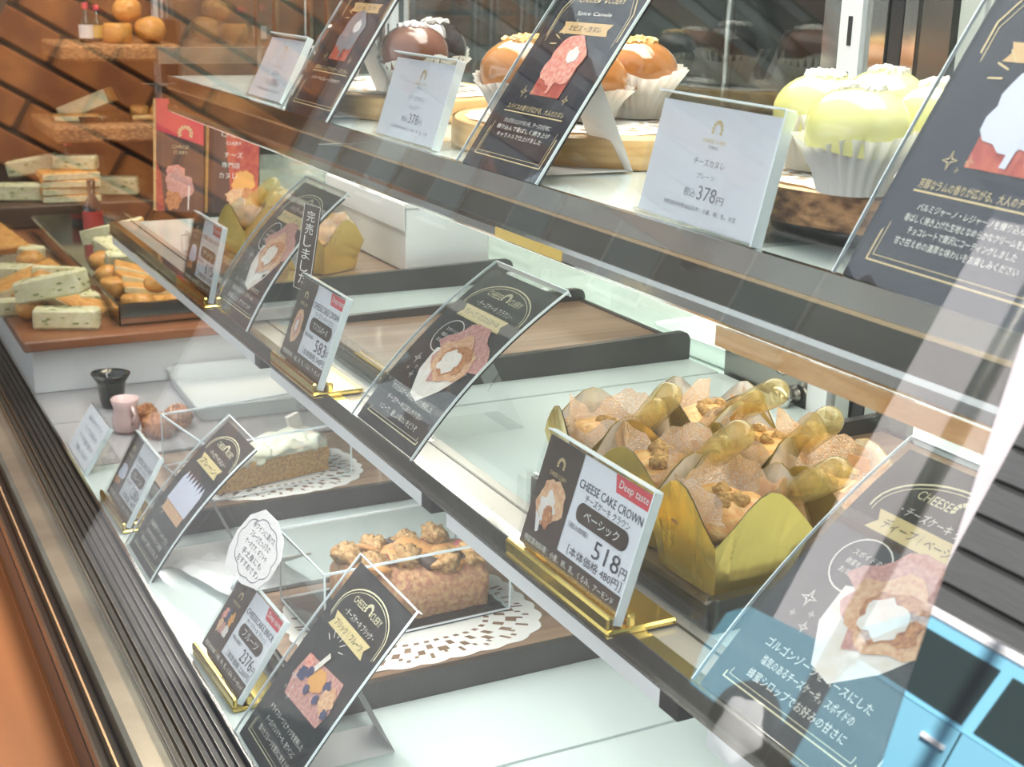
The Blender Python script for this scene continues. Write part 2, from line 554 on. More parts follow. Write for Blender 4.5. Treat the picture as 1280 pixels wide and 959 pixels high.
def bender(h, l0, l1):
    """card surface: lean l0 at the foot to l1 at the top (radians); d lifts off the face"""
    n = 40
    ys, zs, ang = [0.0], [0.0], [l0]
    for i in range(n):
        l = l0 + (l1 - l0) * (i + 0.5) / n
        ys.append(ys[-1] + math.sin(l) * h / n)
        zs.append(zs[-1] + math.cos(l) * h / n)
        ang.append(l0 + (l1 - l0) * (i + 1) / n)
    def f(u, v, d=0.0):
        t = v / h * n
        i = max(0, min(n - 1, int(math.floor(t))))
        q = t - i
        y = ys[i] + (ys[i + 1] - ys[i]) * q
        z = zs[i] + (zs[i + 1] - zs[i]) * q
        l = ang[i] + (ang[i + 1] - ang[i]) * q
        return (u, y - d * math.cos(l), z + d * math.sin(l))
    return f

def slab(bend, u0, u1, v0, v1, d0, d1, n=10):
    """thin bent sheet between offsets d0 (back) and d1 (front)"""
    mb = MB()
    vs, fs = [], []
    for i in range(n + 1):
        v = v0 + (v1 - v0) * i / n
        vs += [bend(u0, v, d0), bend(u1, v, d0), bend(u0, v, d1), bend(u1, v, d1)]
    for i in range(n):
        a, b = 4 * i, 4 * i + 4
        fs += [(a + 2, a + 3, b + 3, b + 2), (a + 1, a, b, b + 1), (a, a + 2, b + 2, b), (a + 3, a + 1, b + 1, b + 3)]
    fs += [(0, 1, 3, 2), (4 * n + 2, 4 * n + 3, 4 * n + 1, 4 * n)]
    return mb.add(vs, fs)

# ------------------------------------------------------------------ setting
D, MZ, T = 0.815, 1.0215, 1.193      # tops of deck, middle shelf, top shelf

fl = MB().box(-3.2, 1.6, -0.3, 2.9, -0.1, 0.0)
struct('floor', fl, M['floor'])
st = MB().box(-40, 20, -30, -0.3, -0.55, -0.45)
struct('floor_street', st, M['asphalt'])
struct('ceiling', MB().box(-3.2, 1.6, 0.05, 2.9, 2.5, 2.6), M['wall_w'])
struct('wall_rear', MB().box(-3.2, 1.6, 2.8, 2.9, 0, 2.5), M['wall'])
struct('wall_right', MB().box(1.5, 1.6, 0.0, 2.8, 0, 2.5), M['wall'])
wl = struct('wall_left', MB().box(-3.25, -3.012, -0.50, 2.8, 0.0, 2.5), M['mortar'])
struct('wall_inner', MB().box(-3.012, -2.96, 0.62, 2.8, 0.0, 2.5), M['wall'])
# bricks of the left wall, the part that the glass mirrors and the part behind the case
brs = []
bw, bh = 0.205, 0.066
for r in range(15):
    z = 0.995 + r * 0.0755
    off = 0.108 * (r % 2)
    for k in range(10):
        y = -0.49 + off + k * 0.2165
        if y > 0.40:
            continue
        if not brs or len(brs) < 4:
            b = MB().bbox(-0.012, 0.014, 0, bw, 0, bh, 0.004)
            b.v = [(v[0] + 0.003 * noise.noise(Vector(v) * 30 + Vector((len(brs) * 3, 0, 0))), v[1] + 0.003 * noise.noise(Vector(v) * 20 + Vector((0, len(brs) * 5, 0))), v[2]) for v in b.v]
            o = obj('brick', b, M['brick'], wl)
            brs.append(o)
        else:
            o = brs[random.randrange(4)].copy()
            COL.objects.link(o)
        o.location = (-3.012 + random.uniform(-0.003, 0.004), y, z)
        o.rotation_euler = (0, 0, random.uniform(-0.012, 0.012))

# slatted timber panel that hangs beyond the brick wall, seen in the glass as dark streaks
sp = thing('slatted_panel', 'dark slatted timber panel hanging beyond the brick wall', 'panel', (-3.05, -0.66, 1.58))
for k in range(11):
    obj('slat', MB().bbox(-0.012, 0.012, -1.05, 0.0, 0.02 + k * 0.082, 0.072 + k * 0.082, 0.003), M['facade'] if k % 3 else M['dark_wood'], sp)
for y in (-1.0, -0.5, -0.04):
    obj('batten', MB().box(-0.034, -0.013, y - 0.02, y + 0.02, 0.0, 0.95), M['dark_wood'], sp)

# ------------------------------------------------------------------ the display case
case = thing('display_case', 'glass-fronted pastry display case with two glass shelves and steel rails', 'display case')
X0, X1 = -2.62, -0.10
obj('deck', MB().box(-1.350, -0.6865, 0.2145, 0.605, D - 0.012, D).box(-0.6835, X1, 0.2145, 0.605, D - 0.012, D), M['deck'], case)
obj('deck_panel', MB().box(X0, -1.505, 0.2145, 0.605, D - 0.012, D).box(-1.5035, -1.352, 0.2145, 0.605, D - 0.012, D), M['deckgrey'], case)
obj('cabinet_base', MB().box(X0, X1, 0.140, 0.605, 0.0, D - 0.05), M['steel_dull'], case)
# louvre, sill and ledge
vent = obj('air_vent', MB().box(X0, X1, 0.170, 0.2135, D - 0.03, D - 0.014), M['black'], case)
for k in range(7):
    y = 0.1715 + k * 0.0059
    sl = MB().box(X0, X1, y, y + 0.0040, D - 0.012, D - 0.004)
    sl.box(X0, X1, y, y + 0.0004, D - 0.004, D - 0.0034, 1)
    obj('slat', sl, [M['louver'], M['louver_edge']], vent)
obj('deck_lip', MB().box(X0, X1, 0.2122, 0.2146, D - 0.02, D + 0.0012), M['steel'], case)
obj('sill_band', MB().bbox(X0, X1, 0.148, 0.171, D - 0.05, D - 0.001, 0.003), M['sill'], case)
obj('sill_channel', MB().box(X0, X1, 0.127, 0.148, D - 0.05, D - 0.018).box(X0, X1, 0.138, 0.1395, D - 0.018, D - 0.008, 1).box(X0, X1, 0.1275, 0.1295, D - 0.018, D - 0.006, 2),
    [M['black'], M['copper'], M['rail_dark']], case)
# front glass and mirror-finish end panel lie in one slanted plane
TILT = rad(15.3)
sn, cs = math.sin(TILT), math.cos(TILT)
def front(x0, x1, s0, s1, th):
    mb = MB()
    vs = []
    for s_ in (s0, s1):
        for o_ in (0, th):
            for x in (x0, x1):
                vs.append((x, 0.163 + sn * s_ + cs * o_, D - 0.002 + cs * s_ - sn * o_))
    mb.add(vs, [(0, 1, 5, 4), (3, 2, 6, 7), (1, 3, 7, 5), (2, 0, 4, 6), (0, 2, 3, 1), (4, 5, 7, 6)])
    return mb
obj('front_glass', front(X0, -0.242, 0.0, 0.80, 0.005), M['glass'], case)
obj('end_panel', front(-0.2415, -0.06, 0.0, 0.80, 0.012), M['mirror'], case)
obj('end_cheek', MB().box(-0.095, -0.06, 0.24, 0.605, 0.0, 1.58), M['steel_dull'], case)
obj('roof_panel', MB().box(X0, -0.06, 0.372, 0.62, 1.585, 1.595), M['acryl'], case)
# middle shelf: two glass panels, rail, light bar
MX0 = -1.58
obj('shelf_glass', MB().box(MX0, -0.8015, 0.312, 0.592, MZ - 0.010, MZ), M['shelf'], case)
obj('shelf_glass', MB().box(-0.7985, -0.10, 0.312, 0.592, MZ - 0.010, MZ), M['shelf'], case)
obj('shelf_rail', MB().box(MX0, -0.10, 0.3035, 0.3115, MZ - 0.0115, MZ + 0.001).box(MX0, -0.10, 0.302, 0.3036, MZ - 0.0118, MZ - 0.0100, 1)
    .box(MX0, -0.10, 0.3115, 0.335, MZ, MZ + 0.0012, 2).box(MX0, -0.10, 0.3035, 0.3115, MZ + 0.001, MZ + 0.0018, 1).box(MX0, -0.10, 0.327, 0.3285, MZ + 0.0012, MZ + 0.0016, 0), [M['rail_dark'], M['steel'], M['plate']], case)
for a, b in ((-1.56, -1.02), (-0.98, -0.690), (-0.655, -0.435), (-0.40, -0.12)):
    lb = obj('light_bar', MB().box(a, b, 0.3022, 0.320, MZ - 0.0205, MZ - 0.0118), M['white'], case)
    obj('diffuser', MB().box(a + 0.01, b - 0.01, 0.304, 0.318, MZ - 0.0208, MZ - 0.0200), M['led'], lb)
    obj('end_cap', MB().box(b, b + 0.014, 0.3022, 0.320, MZ - 0.0205, MZ - 0.0118), M['black'], lb)
# top shelf
TX0 = -1.462
obj('shelf_glass', MB().box(TX0, -0.10, 0.352, 0.60, T - 0.010, T), M['shelf'], case)
obj('shelf_rail', MB().box(TX0, -0.10, 0.3485, 0.352, T - 0.011, T + 0.0006).box(TX0, -0.10, 0.3478, 0.3486, T - 0.0125, T - 0.0108, 1)
    .box(TX0, -0.10, 0.3492, 0.356, T - 0.027, T - 0.0125, 2), [M['steel'], M['copper'], M['rail_dark']], case)
lb = obj('light_bar', MB().bbox(TX0, -0.12, 0.347, 0.360, T - 0.036, T - 0.0275, 0.002), M['steel'], case)
obj('diffuser', MB().box(TX0 + 0.01, -0.13, 0.349, 0.358, T - 0.0363, T - 0.0355), M['led'], lb)
obj('painted_reflection_strip', MB().box(-0.475, -0.12, 0.3478, 0.3486, T - 0.0455, T - 0.0365), M['gold_reflection'], case)  # added strip, its colour stands in for the gold cups' reflection
obj('yellow_label', MB().box(-0.69, -0.612, 0.3468, 0.3474, T - 0.0345, T - 0.0290), M['label_y'], case)
# rear frame: slotted uprights, sliding doors
for x in (-0.692, -1.455, -2.58):
    up_ = obj('shelf_upright', MB().box(x - 0.010, x + 0.010, 0.594, 0.602, D, 1.58), M['white'], case)
    for k in range(14):
        z = 1.06 + k * 0.034
        obj('slot', MB().box(x - 0.0018, x + 0.0018, 0.5935, 0.5942, z, z + 0.018), M['black'], up_)
for x in (-1.50, -0.94):
    obj('shelf_bracket', MB().prism([(0.33, T - 0.0105), (0.593, T - 0.0105), (0.593, T - 0.035), (0.40, T - 0.018)], x - 0.0015, x + 0.0015, mx=Matrix(((0, 0, 1, 0), (1, 0, 0, 0), (0, 1, 0, 0), (0, 0, 0, 1)))), M['steel_dull'], case)
for a, b in ((-2.56, -1.475), (-1.435, -0.712), (-0.64, -0.12)):
    dr = obj('rear_door', MB().box(a, b, 0.607, 0.611, D + 0.01, 1.56), M['rear_glass'], case)
    obj('door_frame', MB().box(a, a + 0.018, 0.604, 0.614, D, 1.57).box(b - 0.018, b, 0.604, 0.614, D, 1.57).box(a, b, 0.604, 0.614, 1.56, 1.58).box(a, b, 0.604, 0.614, D - 0.004, D + 0.012), M['steel'], dr)
obj('door_gasket', MB().box(-0.663, -0.652, 0.600, 0.612, D, 1.58).box(-0.636, -0.612, 0.600, 0.606, D, 1.58, 1), [M['black'], M['rail_dark']], case)
obj('door_stile', MB().box(-0.681, -0.664, 0.598, 0.612, D, 1.58).box(-0.651, -0.640, 0.600, 0.612, D, 1.58), M['steel'], case)
bk = obj('bracket_plate', MB().box(-0.80, -0.704, 0.596, 0.600, MZ - 0.03, MZ + 0.045), M['steel_dull'], case)
for z in (MZ + 0.006, MZ + 0.032):
    obj('bolt', MB().lathe([(0.007, 0), (0.007, 0.010), (0.010, 0.010), (0.010, 0.014), (0.005, 0.017)], 10, (-0.715, 0.594, z), mx=Matrix.Rotation(rad(90), 4, 'X'), cap1=True), M['steel'], bk)
# posts at the far end of the top shelf
for x, y, w in ((-1.445, 0.442, 0.004), (-1.445, 0.462, 0.005), (-1.445, 0.500, 0.004), (-1.445, 0.52, 0.004)):
    obj('end_post', MB().box(x - w, x + w, y - 0.002, y + 0.002, T, 1.58), M['steel'], case)
obj('end_rail', MB().box(-1.60, -1.59, 0.37, 0.58, T + 0.004, T + 0.022), M['steel_dull'], case)
obj('end_glass', MB().box(-1.452, -1.449, 0.36, 0.595, T, 1.58), M['acryl'], case)

struct('trim_1', MB().bbox(-2.9, 0.4, 0.066, 0.1365, D - 0.100, D - 0.070, 0.003).box(-2.9, 0.4, 0.128, 0.137, D - 0.070, D - 0.068)
       .box(-2.9, 0.4, 0.072, 0.110, 0.0, D - 0.100), M['ledge'])

# ------------------------------------------------------------------ price cards
def price_card(label, x, y, zs, w, h, lean, yaw, pill, price, sub, name_en, name_jp, photo, flag=True, foot='小麦、卵、乳、くるみ、アーモンド', note=None):
    t = thing('price_card', label, 'price card', (x, y, zs), yaw, 'price cards in gold stands')
    g = MB()
    g.bbox(-0.003, w + 0.003, -0.007, 0.030, 0.0, 0.0035, 0.001)
    g.bbox(-0.003, w + 0.003, -0.007, -0.0035, 0.0035, 0.0105, 0.001)
    g.bbox(-0.003, w + 0.003, 0.0035, 0.008, 0.0035, 0.010, 0.001)
    obj('stand', g, M['gold'], t)
    b0 = bender(h, lean, lean)
    bend = lambda u, v, d=0: (b0(u, v, d)[0], b0(u, v, d)[1], b0(u, v, d)[2] + 0.009)
    obj('holder', slab(bend, -0.001, w + 0.001, -0.004, h + 0.002, -0.0022, -0.0006, 1), M['acryl'], t)
    obj('front_sheet', slab(bend, -0.001, w + 0.001, -0.004, h + 0.002, 0.0012, 0.0022, 1), M['acryl'], t)
    e = slab(bend, w + 0.001, w + 0.0018, -0.004, h + 0.002, -0.0024, 0.0024, 1)
    e2 = slab(bend, -0.001, w + 0.001, h + 0.002, h + 0.0026, -0.0024, 0.0024, 1)
    e.add(e2.v, e2.f)
    obj('holder_edge', e, M['acryl_edge'], t)
    obj('card', slab(bend, 0, w, 0, h, -0.0003, 0.0003, 1), M['card_white'], t)
    f = Flat(bend)
    k = w * 0.36
    hb = h * 0.145
    f.poly([(0, 0), (w, 0), (w, hb), (0, hb)], M['card_brown'], 0.0005)
    f.poly([(0, hb), (k, hb), (k, h), (0, h)], M['card_brown'], 0.0005)
    if flag:
        f.poly([(w * 0.66, h), (w * 0.70, h * 0.86), (w, h * 0.86), (w, h)], M['ink_red'], 0.0005)
    # product picture
    cu, cv, r = k * 0.5, h * 0.42, k * 0.36
    if photo == 'crown':
        f.ell(cu, cv + r * 0.2, r, r * 1.0, M['p_cake'], 0.0007, wob=0.35, seed=3)
        f.ell(cu - r * 0.05, cv - r * 0.1, r * 0.62, r * 0.62, M['p_cream'], 0.0009, wob=0.5, seed=5)
        f.ell(cu + r * 0.1, cv - r * 0.35, r * 0.35, r * 0.5, M['p_cake2'], 0.0011, wob=0.4, seed=8)
        f.poly([(cu - r * 0.75, cv - r * 0.4), (cu - r * 0.3, cv - r * 0.6), (cu - r * 0.2, cv - r * 1.1), (cu - r * 0.4, cv - r * 1.2)], M['p_white'], 0.0012)
    elif photo == 'ring':
        f.ell(cu, cv, r * 0.75, r * 1.15, M['p_cake'], 0.0007, wob=0.2, seed=3)
        f.ell(cu, cv, r * 0.42, r * 0.75, M['p_pink2'], 0.0009, wob=0.2, seed=5)
        f.ell(cu, cv, r * 0.22, r * 0.4, M['p_cream'], 0.0011, wob=0.2, seed=6)
    elif photo == 'brick':
        for q in range(6):
            f.ell(cu + (q % 3 - 1) * r * 0.55, cv + (q // 3 - 0.4) * r * 0.8, r * 0.34, r * 0.42, M[('p_cake', 'p_pink2', 'p_cream', 'p_pink', 'p_blue', 'p_orange')[q]], 0.0007 + q * 0.0001, wob=0.5, seed=q)
    else:
        f.ell(cu, cv, r * 0.9, r * 0.8, M['p_lilac'], 0.0007, wob=0.4, seed=3)
        f.poly([(cu - r, cv - r * 1.2), (cu + r * 0.5, cv - r * 1.0), (cu + r * 0.4, cv - r * 0.5), (cu - r, cv - r * 0.6)], M['p_cake2'], 0.0009)
    f.build('photo_print', t)
    L_ = Flat(bend)
    L_.logo(k * 0.5, h * 0.80, k * 0.11, M['ink_gold'], 0.0007)
    L_.text('CHEESE CUERY', k * 0.5, h * 0.70, k * 0.48, h * 0.035, M['ink_gold'], 0.0007)
    if flag:
        L_.text('Deep taste', w * 0.845, h * 0.93, w * 0.26, h * 0.085, M['p_white'], 0.0008)
    c = (k + w) / 2
    L_.text(name_en, c, h * 0.765, (w - k) * 0.92, h * 0.075, M['ink_dark'], 0.0006)
    L_.text(name_jp, c, h * 0.675, (w - k) * 0.66, h * 0.065, M['ink_dark'], 0.0006)
    # rounded pill with the variety
    pu, pv, pw, ph = c - w * 0.01, h * 0.545, (w - k) * 0.38, h * 0.085
    pts = [(pu + (pw - ph) * sx_ + ph * math.cos(a), pv + ph * math.sin(a)) for sx_, rng in ((1, range(-90, 91, 20)), (-1, range(90, 271, 20))) for a in [rad(q) for q in rng]]
    L_.poly(pts, M['card_brown'], 0.0006)
    L_.text(pill, pu, pv, pw * 1.35, h * 0.088, M['p_white'], 0.0008)
    L_.text('（税込価格）', k + (w - k) * 0.20, h * 0.405, (w - k) * 0.30, h * 0.05, M['ink_dark'], 0.0006)
    L_.text(price, k + (w - k) * 0.66, h * 0.345, (w - k) * 0.38, h * 0.15, M['ink_dark'], 0.0006)
    L_.text('円', k + (w - k) * 0.915, h * 0.315, (w - k) * 0.09, h * 0.085, M['ink_dark'], 0.0006)
    L_.text('［本体価格 %s円］' % sub, k + (w - k) * 0.54, h * 0.21, (w - k) * 0.80, h * 0.085, M['ink_dark'], 0.0006)
    L_.text('特定原材料等：' + foot, w * 0.49, hb * 0.5, w * 0.9, hb * 0.42, M['ink_white'], 0.0007)
    L_.build('lettering', t)
    return t

price_card('white and brown price card reading 518 in front of the full gold cups', -0.556, 0.297, MZ + 0.0018, 0.093, 0.056, rad(17), 0.0,
           'ベーシック', '518', '480', 'CHEESE CAKE CROWN', 'チーズケーキ クラウン', 'crown')
price_card('white and brown price card reading 583 under the dark sold-out tag', -0.937, 0.297, MZ + 0.0018, 0.088, 0.059, rad(20), 0.0,
           'マスカルポーネ', '583', '540', 'CHEESE CAKE CROWN', 'チーズケーキ クラウン', 'ring')
price_card('white and brown price card reading 615 before the two far gold cups', -1.217, 0.297, MZ + 0.0018, 0.092, 0.059, rad(13), 0.0,
           'ナッツ', '615', '570', 'CHEESE CAKE CROWN', 'チーズケーキ クラウン', 'plain')
pc2376 = price_card('white and brown price card reading 2376 below the handwritten note', -0.912, 0.224, D, 0.090, 0.058, rad(34), rad(2),
           'フルーツ', '2376', '2200', 'CHEESECAKE BRICK', 'チーズケーキ ブリック', 'brick')
price_card('lilac-tinted price card reading 1280 beside the cheesecake slice', -1.252, 0.224, D, 0.088, 0.062, rad(29), rad(1),
           'プレーン', '1280', '1186', 'CHEESE CAKE TARTE', 'チーズケーキ タルト', 'tart', flag=False)

# white acrylic cards on the top shelf
def canele_card(label, x, y, w, h, lean, yaw, kind, small=False):
    t = thing('acrylic_price_card', label, 'price card', (x, y, T + 0.0008), yaw, 'white 378 yen cards on the top shelf')
    bend = bender(h, lean, lean)
    obj('front_sheet', slab(bend, -0.002, w + 0.002, 0, h + 0.002, 0.0010, 0.0025, 1), M['acryl'], t)
    back = slab(bend, -0.002, w + 0.002, 0, h + 0.002, -0.0025, -0.0010, 1)
    back.box(-0.002, w + 0.002, -0.002, 0.032, -0.0002, 0.0014)
    obj('holder', back, M['acryl'], t)
    e = slab(bend, w + 0.002, w + 0.0032, 0, h + 0.002, -0.0028, 0.0028, 1)
    e2 = slab(bend, -0.003, w + 0.002, h + 0.002, h + 0.0028, -0.0028, 0.0028, 1)
    e.add(e2.v, e2.f)
    obj('holder_edge', e, M['acryl_edge'], t)
    obj('card', slab(bend, 0, w, 0.001, h - 0.001, -0.0003, 0.0003, 1), M['card_white'], t)
    f = Flat(bend)
    c = w * 0.52
    f.logo(c, h * 0.80, w * 0.045, M['ink_gold'], 0.0005)
    f.text('CHEESE CUERY', c, h * 0.705, w * 0.20, h * 0.03, M['ink_gold'], 0.0005)
    f.text('TOKYO', c, h * 0.655, w * 0.08, h * 0.025, M['ink_grey'], 0.0005)
    f.text('チーズカヌレ', c, h * 0.53, w * 0.26, h * 0.06, M['ink_grey'], 0.0005)
    f.text(kind, c, h * 0.42, w * 0.15, h * 0.045, M['ink_grey'], 0.0005)
    f.text('税込', c - w * 0.10, h * 0.27, w * 0.10, h * 0.07, M['ink_grey'], 0.0005)
    f.text('378', c + w * 0.045, h * 0.285, w * 0.155, h * 0.115, M['ink_grey'], 0.0005)
    f.text('円', c + w * 0.16, h * 0.26, w * 0.055, h * 0.06, M['ink_grey'], 0.0005)
    f.text('特定原材料等28品目中：小麦、卵、乳、大豆', c + w * 0.01, h * 0.15, w * 0.62, h * 0.04, M['ink_grey'], 0.0005)
    f.build('lettering', t)
    return t

canele_card('white acrylic price card reading 378 in front of the pale lime cakes', -0.557, 0.357, 0.098, 0.0555, rad(13), rad(-3), 'プレーン')
canele_card('white acrylic price card reading 378 in front of the chocolate cakes', -0.898, 0.357, 0.099, 0.0555, rad(18), 0, 'ショコラ')
canele_card('white acrylic price card near the bare far end of the top shelf', -1.219, 0.362, 0.096, 0.057, rad(26), 0, 'ミルク')

t = thing('acrylic_price_card', 'small frosted acrylic card with grey writing beside the pink cup', 'price card', (-1.425, 0.217, D), 0)
bend = bender(0.052, rad(32), rad(32))
obj('holder', slab(bend, -0.002, 0.097, 0, 0.053, -0.002, -0.0005, 1).box(-0.002, 0.097, 0, 0.040, 0, 0.002), M['acryl'], t)
obj('holder_edge', slab(bend, 0.097, 0.0985, 0, 0.053, -0.0022, 0.0022, 1), M['acryl_edge'], t)
obj('card', slab(bend, 0, 0.095, 0.001, 0.051, -0.0003, 0.0003, 1), M['card_white'], t)
f = Flat(bend)
for i, s_ in enumerate(('商品に合わせたドリンク', 'ナッツとはちみつ', 'チーズの盛り合わせ', 'ご用意しています')):
    f.text(s_, 0.049, 0.042 - i * 0.0105, 0.062 - 0.006 * (i % 2), 0.0055, M['ink_grey'], 0.0006)
f.build('lettering', t)

# ------------------------------------------------------------------ tall menu cards
def arch_border(f, w, h, mgn, m, d, lw, arch=True):
    u0, u1, v0, v1 = mgn, w - mgn, mgn, h - mgn
    if arch:
        rr = (u1 - u0) / 2
        vs = v1 - rr * 0.55
        pts = [(u0, v0), (u1, v0), (u1, vs)]
        pts += [(w / 2 + rr * math.cos(a), vs + rr * 0.55 * math.sin(a)) for a in [PI * k / 16 for k in range(1, 16)]]
        pts += [(u0, vs)]
    else:
        c = w * 0.13
        pts = [(u0, v0), (u1, v0), (u1, v1 - c), (u1 - c * 0.6, v1), (u0 + c * 0.6, v1), (u0, v1 - c)]
    f.line(pts, lw, m, d, True)

def ribbon(f, cu, cv, w, h, m, d, tilt=0.0):
    s_ = math.sin(tilt)
    P = [(-w / 2, -h / 2), (w / 2 - h * 0.0, -h / 2), (w / 2 - h * 0.35, 0), (w / 2, h / 2), (-w / 2, h / 2), (-w / 2 + h * 0.35, 0)]
    f.poly([(cu + a, cv + b + a * s_) for a, b in P], m, d)

def crown_photo(f, cu, cv, r, tilt=0.0, hole='p_cream'):
    f.poly([(cu - r * 1.0, cv + r * 0.1), (cu - r * 0.95, cv - r * 0.55), (cu - r * 0.55, cv - r * 1.15), (cu - r * 0.1, cv - r * 1.25), (cu + r * 0.5, cv - r * 0.75), (cu + r * 0.95, cv - r * 0.1), (cu, cv + r * 0.4)], M['p_cream'], 0.0008)
    f.ell(cu + r * 0.05, cv + r * 0.28, r * 1.02, r * 0.78, M['p_pink2'], 0.0010, wob=0.5, seed=11)
    f.ell(cu + r * 0.05, cv + r * 0.02, r * 0.86, r * 0.62, M['p_cake'], 0.0012, wob=0.35, seed=4)
    f.ell(cu + r * 0.05, cv - r * 0.02, r * 0.62, r * 0.44, M['p_cake2'], 0.0014, wob=0.4, seed=6)
    f.ell(cu - r * 0.02, cv - r * 0.05, r * 0.40, r * 0.32, M[hole], 0.0016, wob=0.4, seed=9)

def tall_card(label, x, y, zs, w, h, l0, l1, yaw, style, ribbon_text, sub, lines, face='card_black', kick='white', sheet=True, group='tall dark menu cards'):
    t = thing('menu_card', label, 'menu card', (x, y, zs), yaw, group)
    bend = bender(h, l0, l1)
    obj('card', slab(bend, 0, w, 0, h, -0.0004, 0.0004, 12), M[face], t)
    if sheet:
        obj('front_sheet', slab(bend, -0.002, w + 0.002, -0.001, h + 0.004, 0.0024, 0.0036, 12), M['acryl'], t)
        e = slab(bend, w + 0.002, w + 0.0026, -0.001, h + 0.004, 0.0022, 0.0037, 12)
        e2 = slab(bend, -0.002, w + 0.002, h + 0.004, h + 0.0048, -0.001, 0.0038, 1)
        e.add(e2.v, e2.f)
        e2 = slab(bend, -0.0026, -0.002, -0.001, h + 0.004, 0.0022, 0.0037, 12)
        e.add(e2.v, e2.f)
        obj('sheet_edge', e, M['acryl_edge'], t)
    # easel leg behind
    p = bend(0, h * 0.62, -0.002)
    kb = MB()
    u0, u1 = w * 0.30, w * 0.72
    yb = p[1] + 0.030
    kb.add([(u0, p[1], p[2]), (u1, p[1], p[2]), (u1, yb, 0.0005), (u0, yb, 0.0005)], [(0, 1, 2, 3)])
    kb.add([(u0, yb, 0.0008), (u1, yb, 0.0008), (u1, bend(0, 0.01, 0)[1], 0.0008), (u0, bend(0, 0.01, 0)[1], 0.0008)], [(0, 1, 2, 3)])
    obj('easel_leg', kb, M['acryl'] if kick == 'acryl' else M['paper'], t)
    arch = style != 'top'
    gm = M['ink_cream'] if arch else M['ink_gold']
    b = Flat(bend)
    arch_border(b, w, h, w * 0.085, gm, 0.0007, w * 0.011, arch)
    arch_border(b, w, h, w * 0.108, gm, 0.0007, w * 0.005, arch)
    b.build('border_print', t)
    p = Flat(bend)
    L_ = Flat(bend)
    wm = M['ink_white']
    if arch:
        ribbon(p, w * 0.47, h * 0.725, w * 0.64, h * 0.075, M['ribbon'], 0.0007)
        L_.text('CHEESE', w * 0.345, h * 0.865, w * 0.19, h * 0.035, gm, 0.0008)
        L_.logo(w * 0.50, h * 0.868, w * 0.055, gm, 0.0008)
        L_.text('CUERY', w * 0.65, h * 0.865, w * 0.17, h * 0.035, gm, 0.0008)
        L_.text(sub, w * 0.50, h * 0.795, w * 0.52, h * 0.036, wm, 0.0008)
        L_.text(ribbon_text, w * 0.47, h * 0.725, w * 0.50, h * 0.042, M['ink_dark'], 0.0009)
        for i, s_ in enumerate(lines):
            L_.text(s_, w * 0.50, h * (0.225 - 0.055 * i), w * (0.66, 0.58, 0.62)[i % 3], h * 0.032, wm, 0.0008)
        for (a, c_, r) in ((0.20, 0.40, 0.045), (0.27, 0.36, 0.02), (0.18, 0.335, 0.018), (0.28, 0.315, 0.03)):
            L_.star(w * a, h * c_, w * r, wm, 0.0008)
        if style == 'crown':
            crown_photo(p, w * 0.60, h * 0.47, w * 0.29)
            p.line([(w * 0.30 + w * 0.15 * math.cos(q), h * 0.565 + w * 0.14 * math.sin(q)) for q in [2 * PI * k / 24 for k in range(24)]], w * 0.008, wm, 0.0008, True)
            for i, s_ in enumerate(('スポイドの', '蜂蜜をかけて', 'お好みで')):
                L_.text(s_, w * 0.30, h * (0.60 - 0.035 * i), w * 0.17, h * 0.022, wm, 0.0008)
        elif style == 'brick':
            p.poly([(w * 0.16, h * 0.41), (w * 0.20, h * 0.53), (w * 0.80, h * 0.56), (w * 0.86, h * 0.42), (w * 0.82, h * 0.33), (w * 0.22, h * 0.31)], M['p_pink2'], 0.0008)
            for i, (a, c_, r, mm) in enumerate(((0.26, 0.50, 0.06, 'p_pink'), (0.28, 0.44, 0.06, 'p_blue'), (0.36, 0.47, 0.05, 'p_blue'), (0.50, 0.47, 0.11, 'p_orange'), (0.66, 0.49, 0.05, 'p_blue'), (0.76, 0.45, 0.10, 'p_cake'), (0.62, 0.41, 0.04, 'p_blue'), (0.82, 0.40, 0.04, 'p_blue'), (0.45, 0.41, 0.04, 'p_blue'))):
                p.ell(w * a, h * c_, w * r, w * r * 0.9, M[mm], 0.0010 + i * 0.0001, wob=0.4, seed=i)
            p.line([(w * 0.40, h * 0.50), (w * 0.47, h * 0.60)], w * 0.05, M['p_cream'], 0.0021)
            for k in range(6):
                a = rad(15 + 28 * k)
                p.line([(w * 0.40 + w * 0.10 * math.cos(a), h * 0.62 + w * 0.08 * math.sin(a)), (w * 0.40 + w * 0.17 * math.cos(a), h * 0.62 + w * 0.14 * math.sin(a))], w * 0.007, wm, 0.0008)
        else:
            p.poly([(w * 0.20, h * 0.33), (w * 0.80, h * 0.33), (w * 0.80, h * 0.43), (w * 0.20, h * 0.43)], M['p_cake'], 0.0008)
            for k in range(7):
                a = w * (0.22 + 0.095 * k)
                p.poly([(a - w * 0.05, h * 0.40), (a + w * 0.05, h * 0.40), (a + w * 0.055, h * 0.55), (a, h * 0.62), (a - w * 0.05, h * 0.56)], M['p_lilac'], 0.0010 + 0.0001 * k)
    else:
        ribbon(p, w * 0.50, h * 0.745, w * 0.56, h * 0.062, M['ribbon2'], 0.0007)
        L_.text('CHEESE', w * 0.335, h * 0.895, w * 0.21, h * 0.030, gm, 0.0008)
        L_.logo(w * 0.50, h * 0.90, w * 0.055, gm, 0.0008)
        L_.text('CUERY', w * 0.66, h * 0.895, w * 0.19, h * 0.030, gm, 0.0008)
        L_.text(sub, w * 0.50, h * 0.82, w * 0.40, h * 0.026, wm, 0.0008)
        L_.text(ribbon_text, w * 0.50, h * 0.745, w * 0.38, h * 0.030, M['ink_dark'], 0.0009)
        cu, cv, r = w * 0.50, h * 0.52, w * 0.19
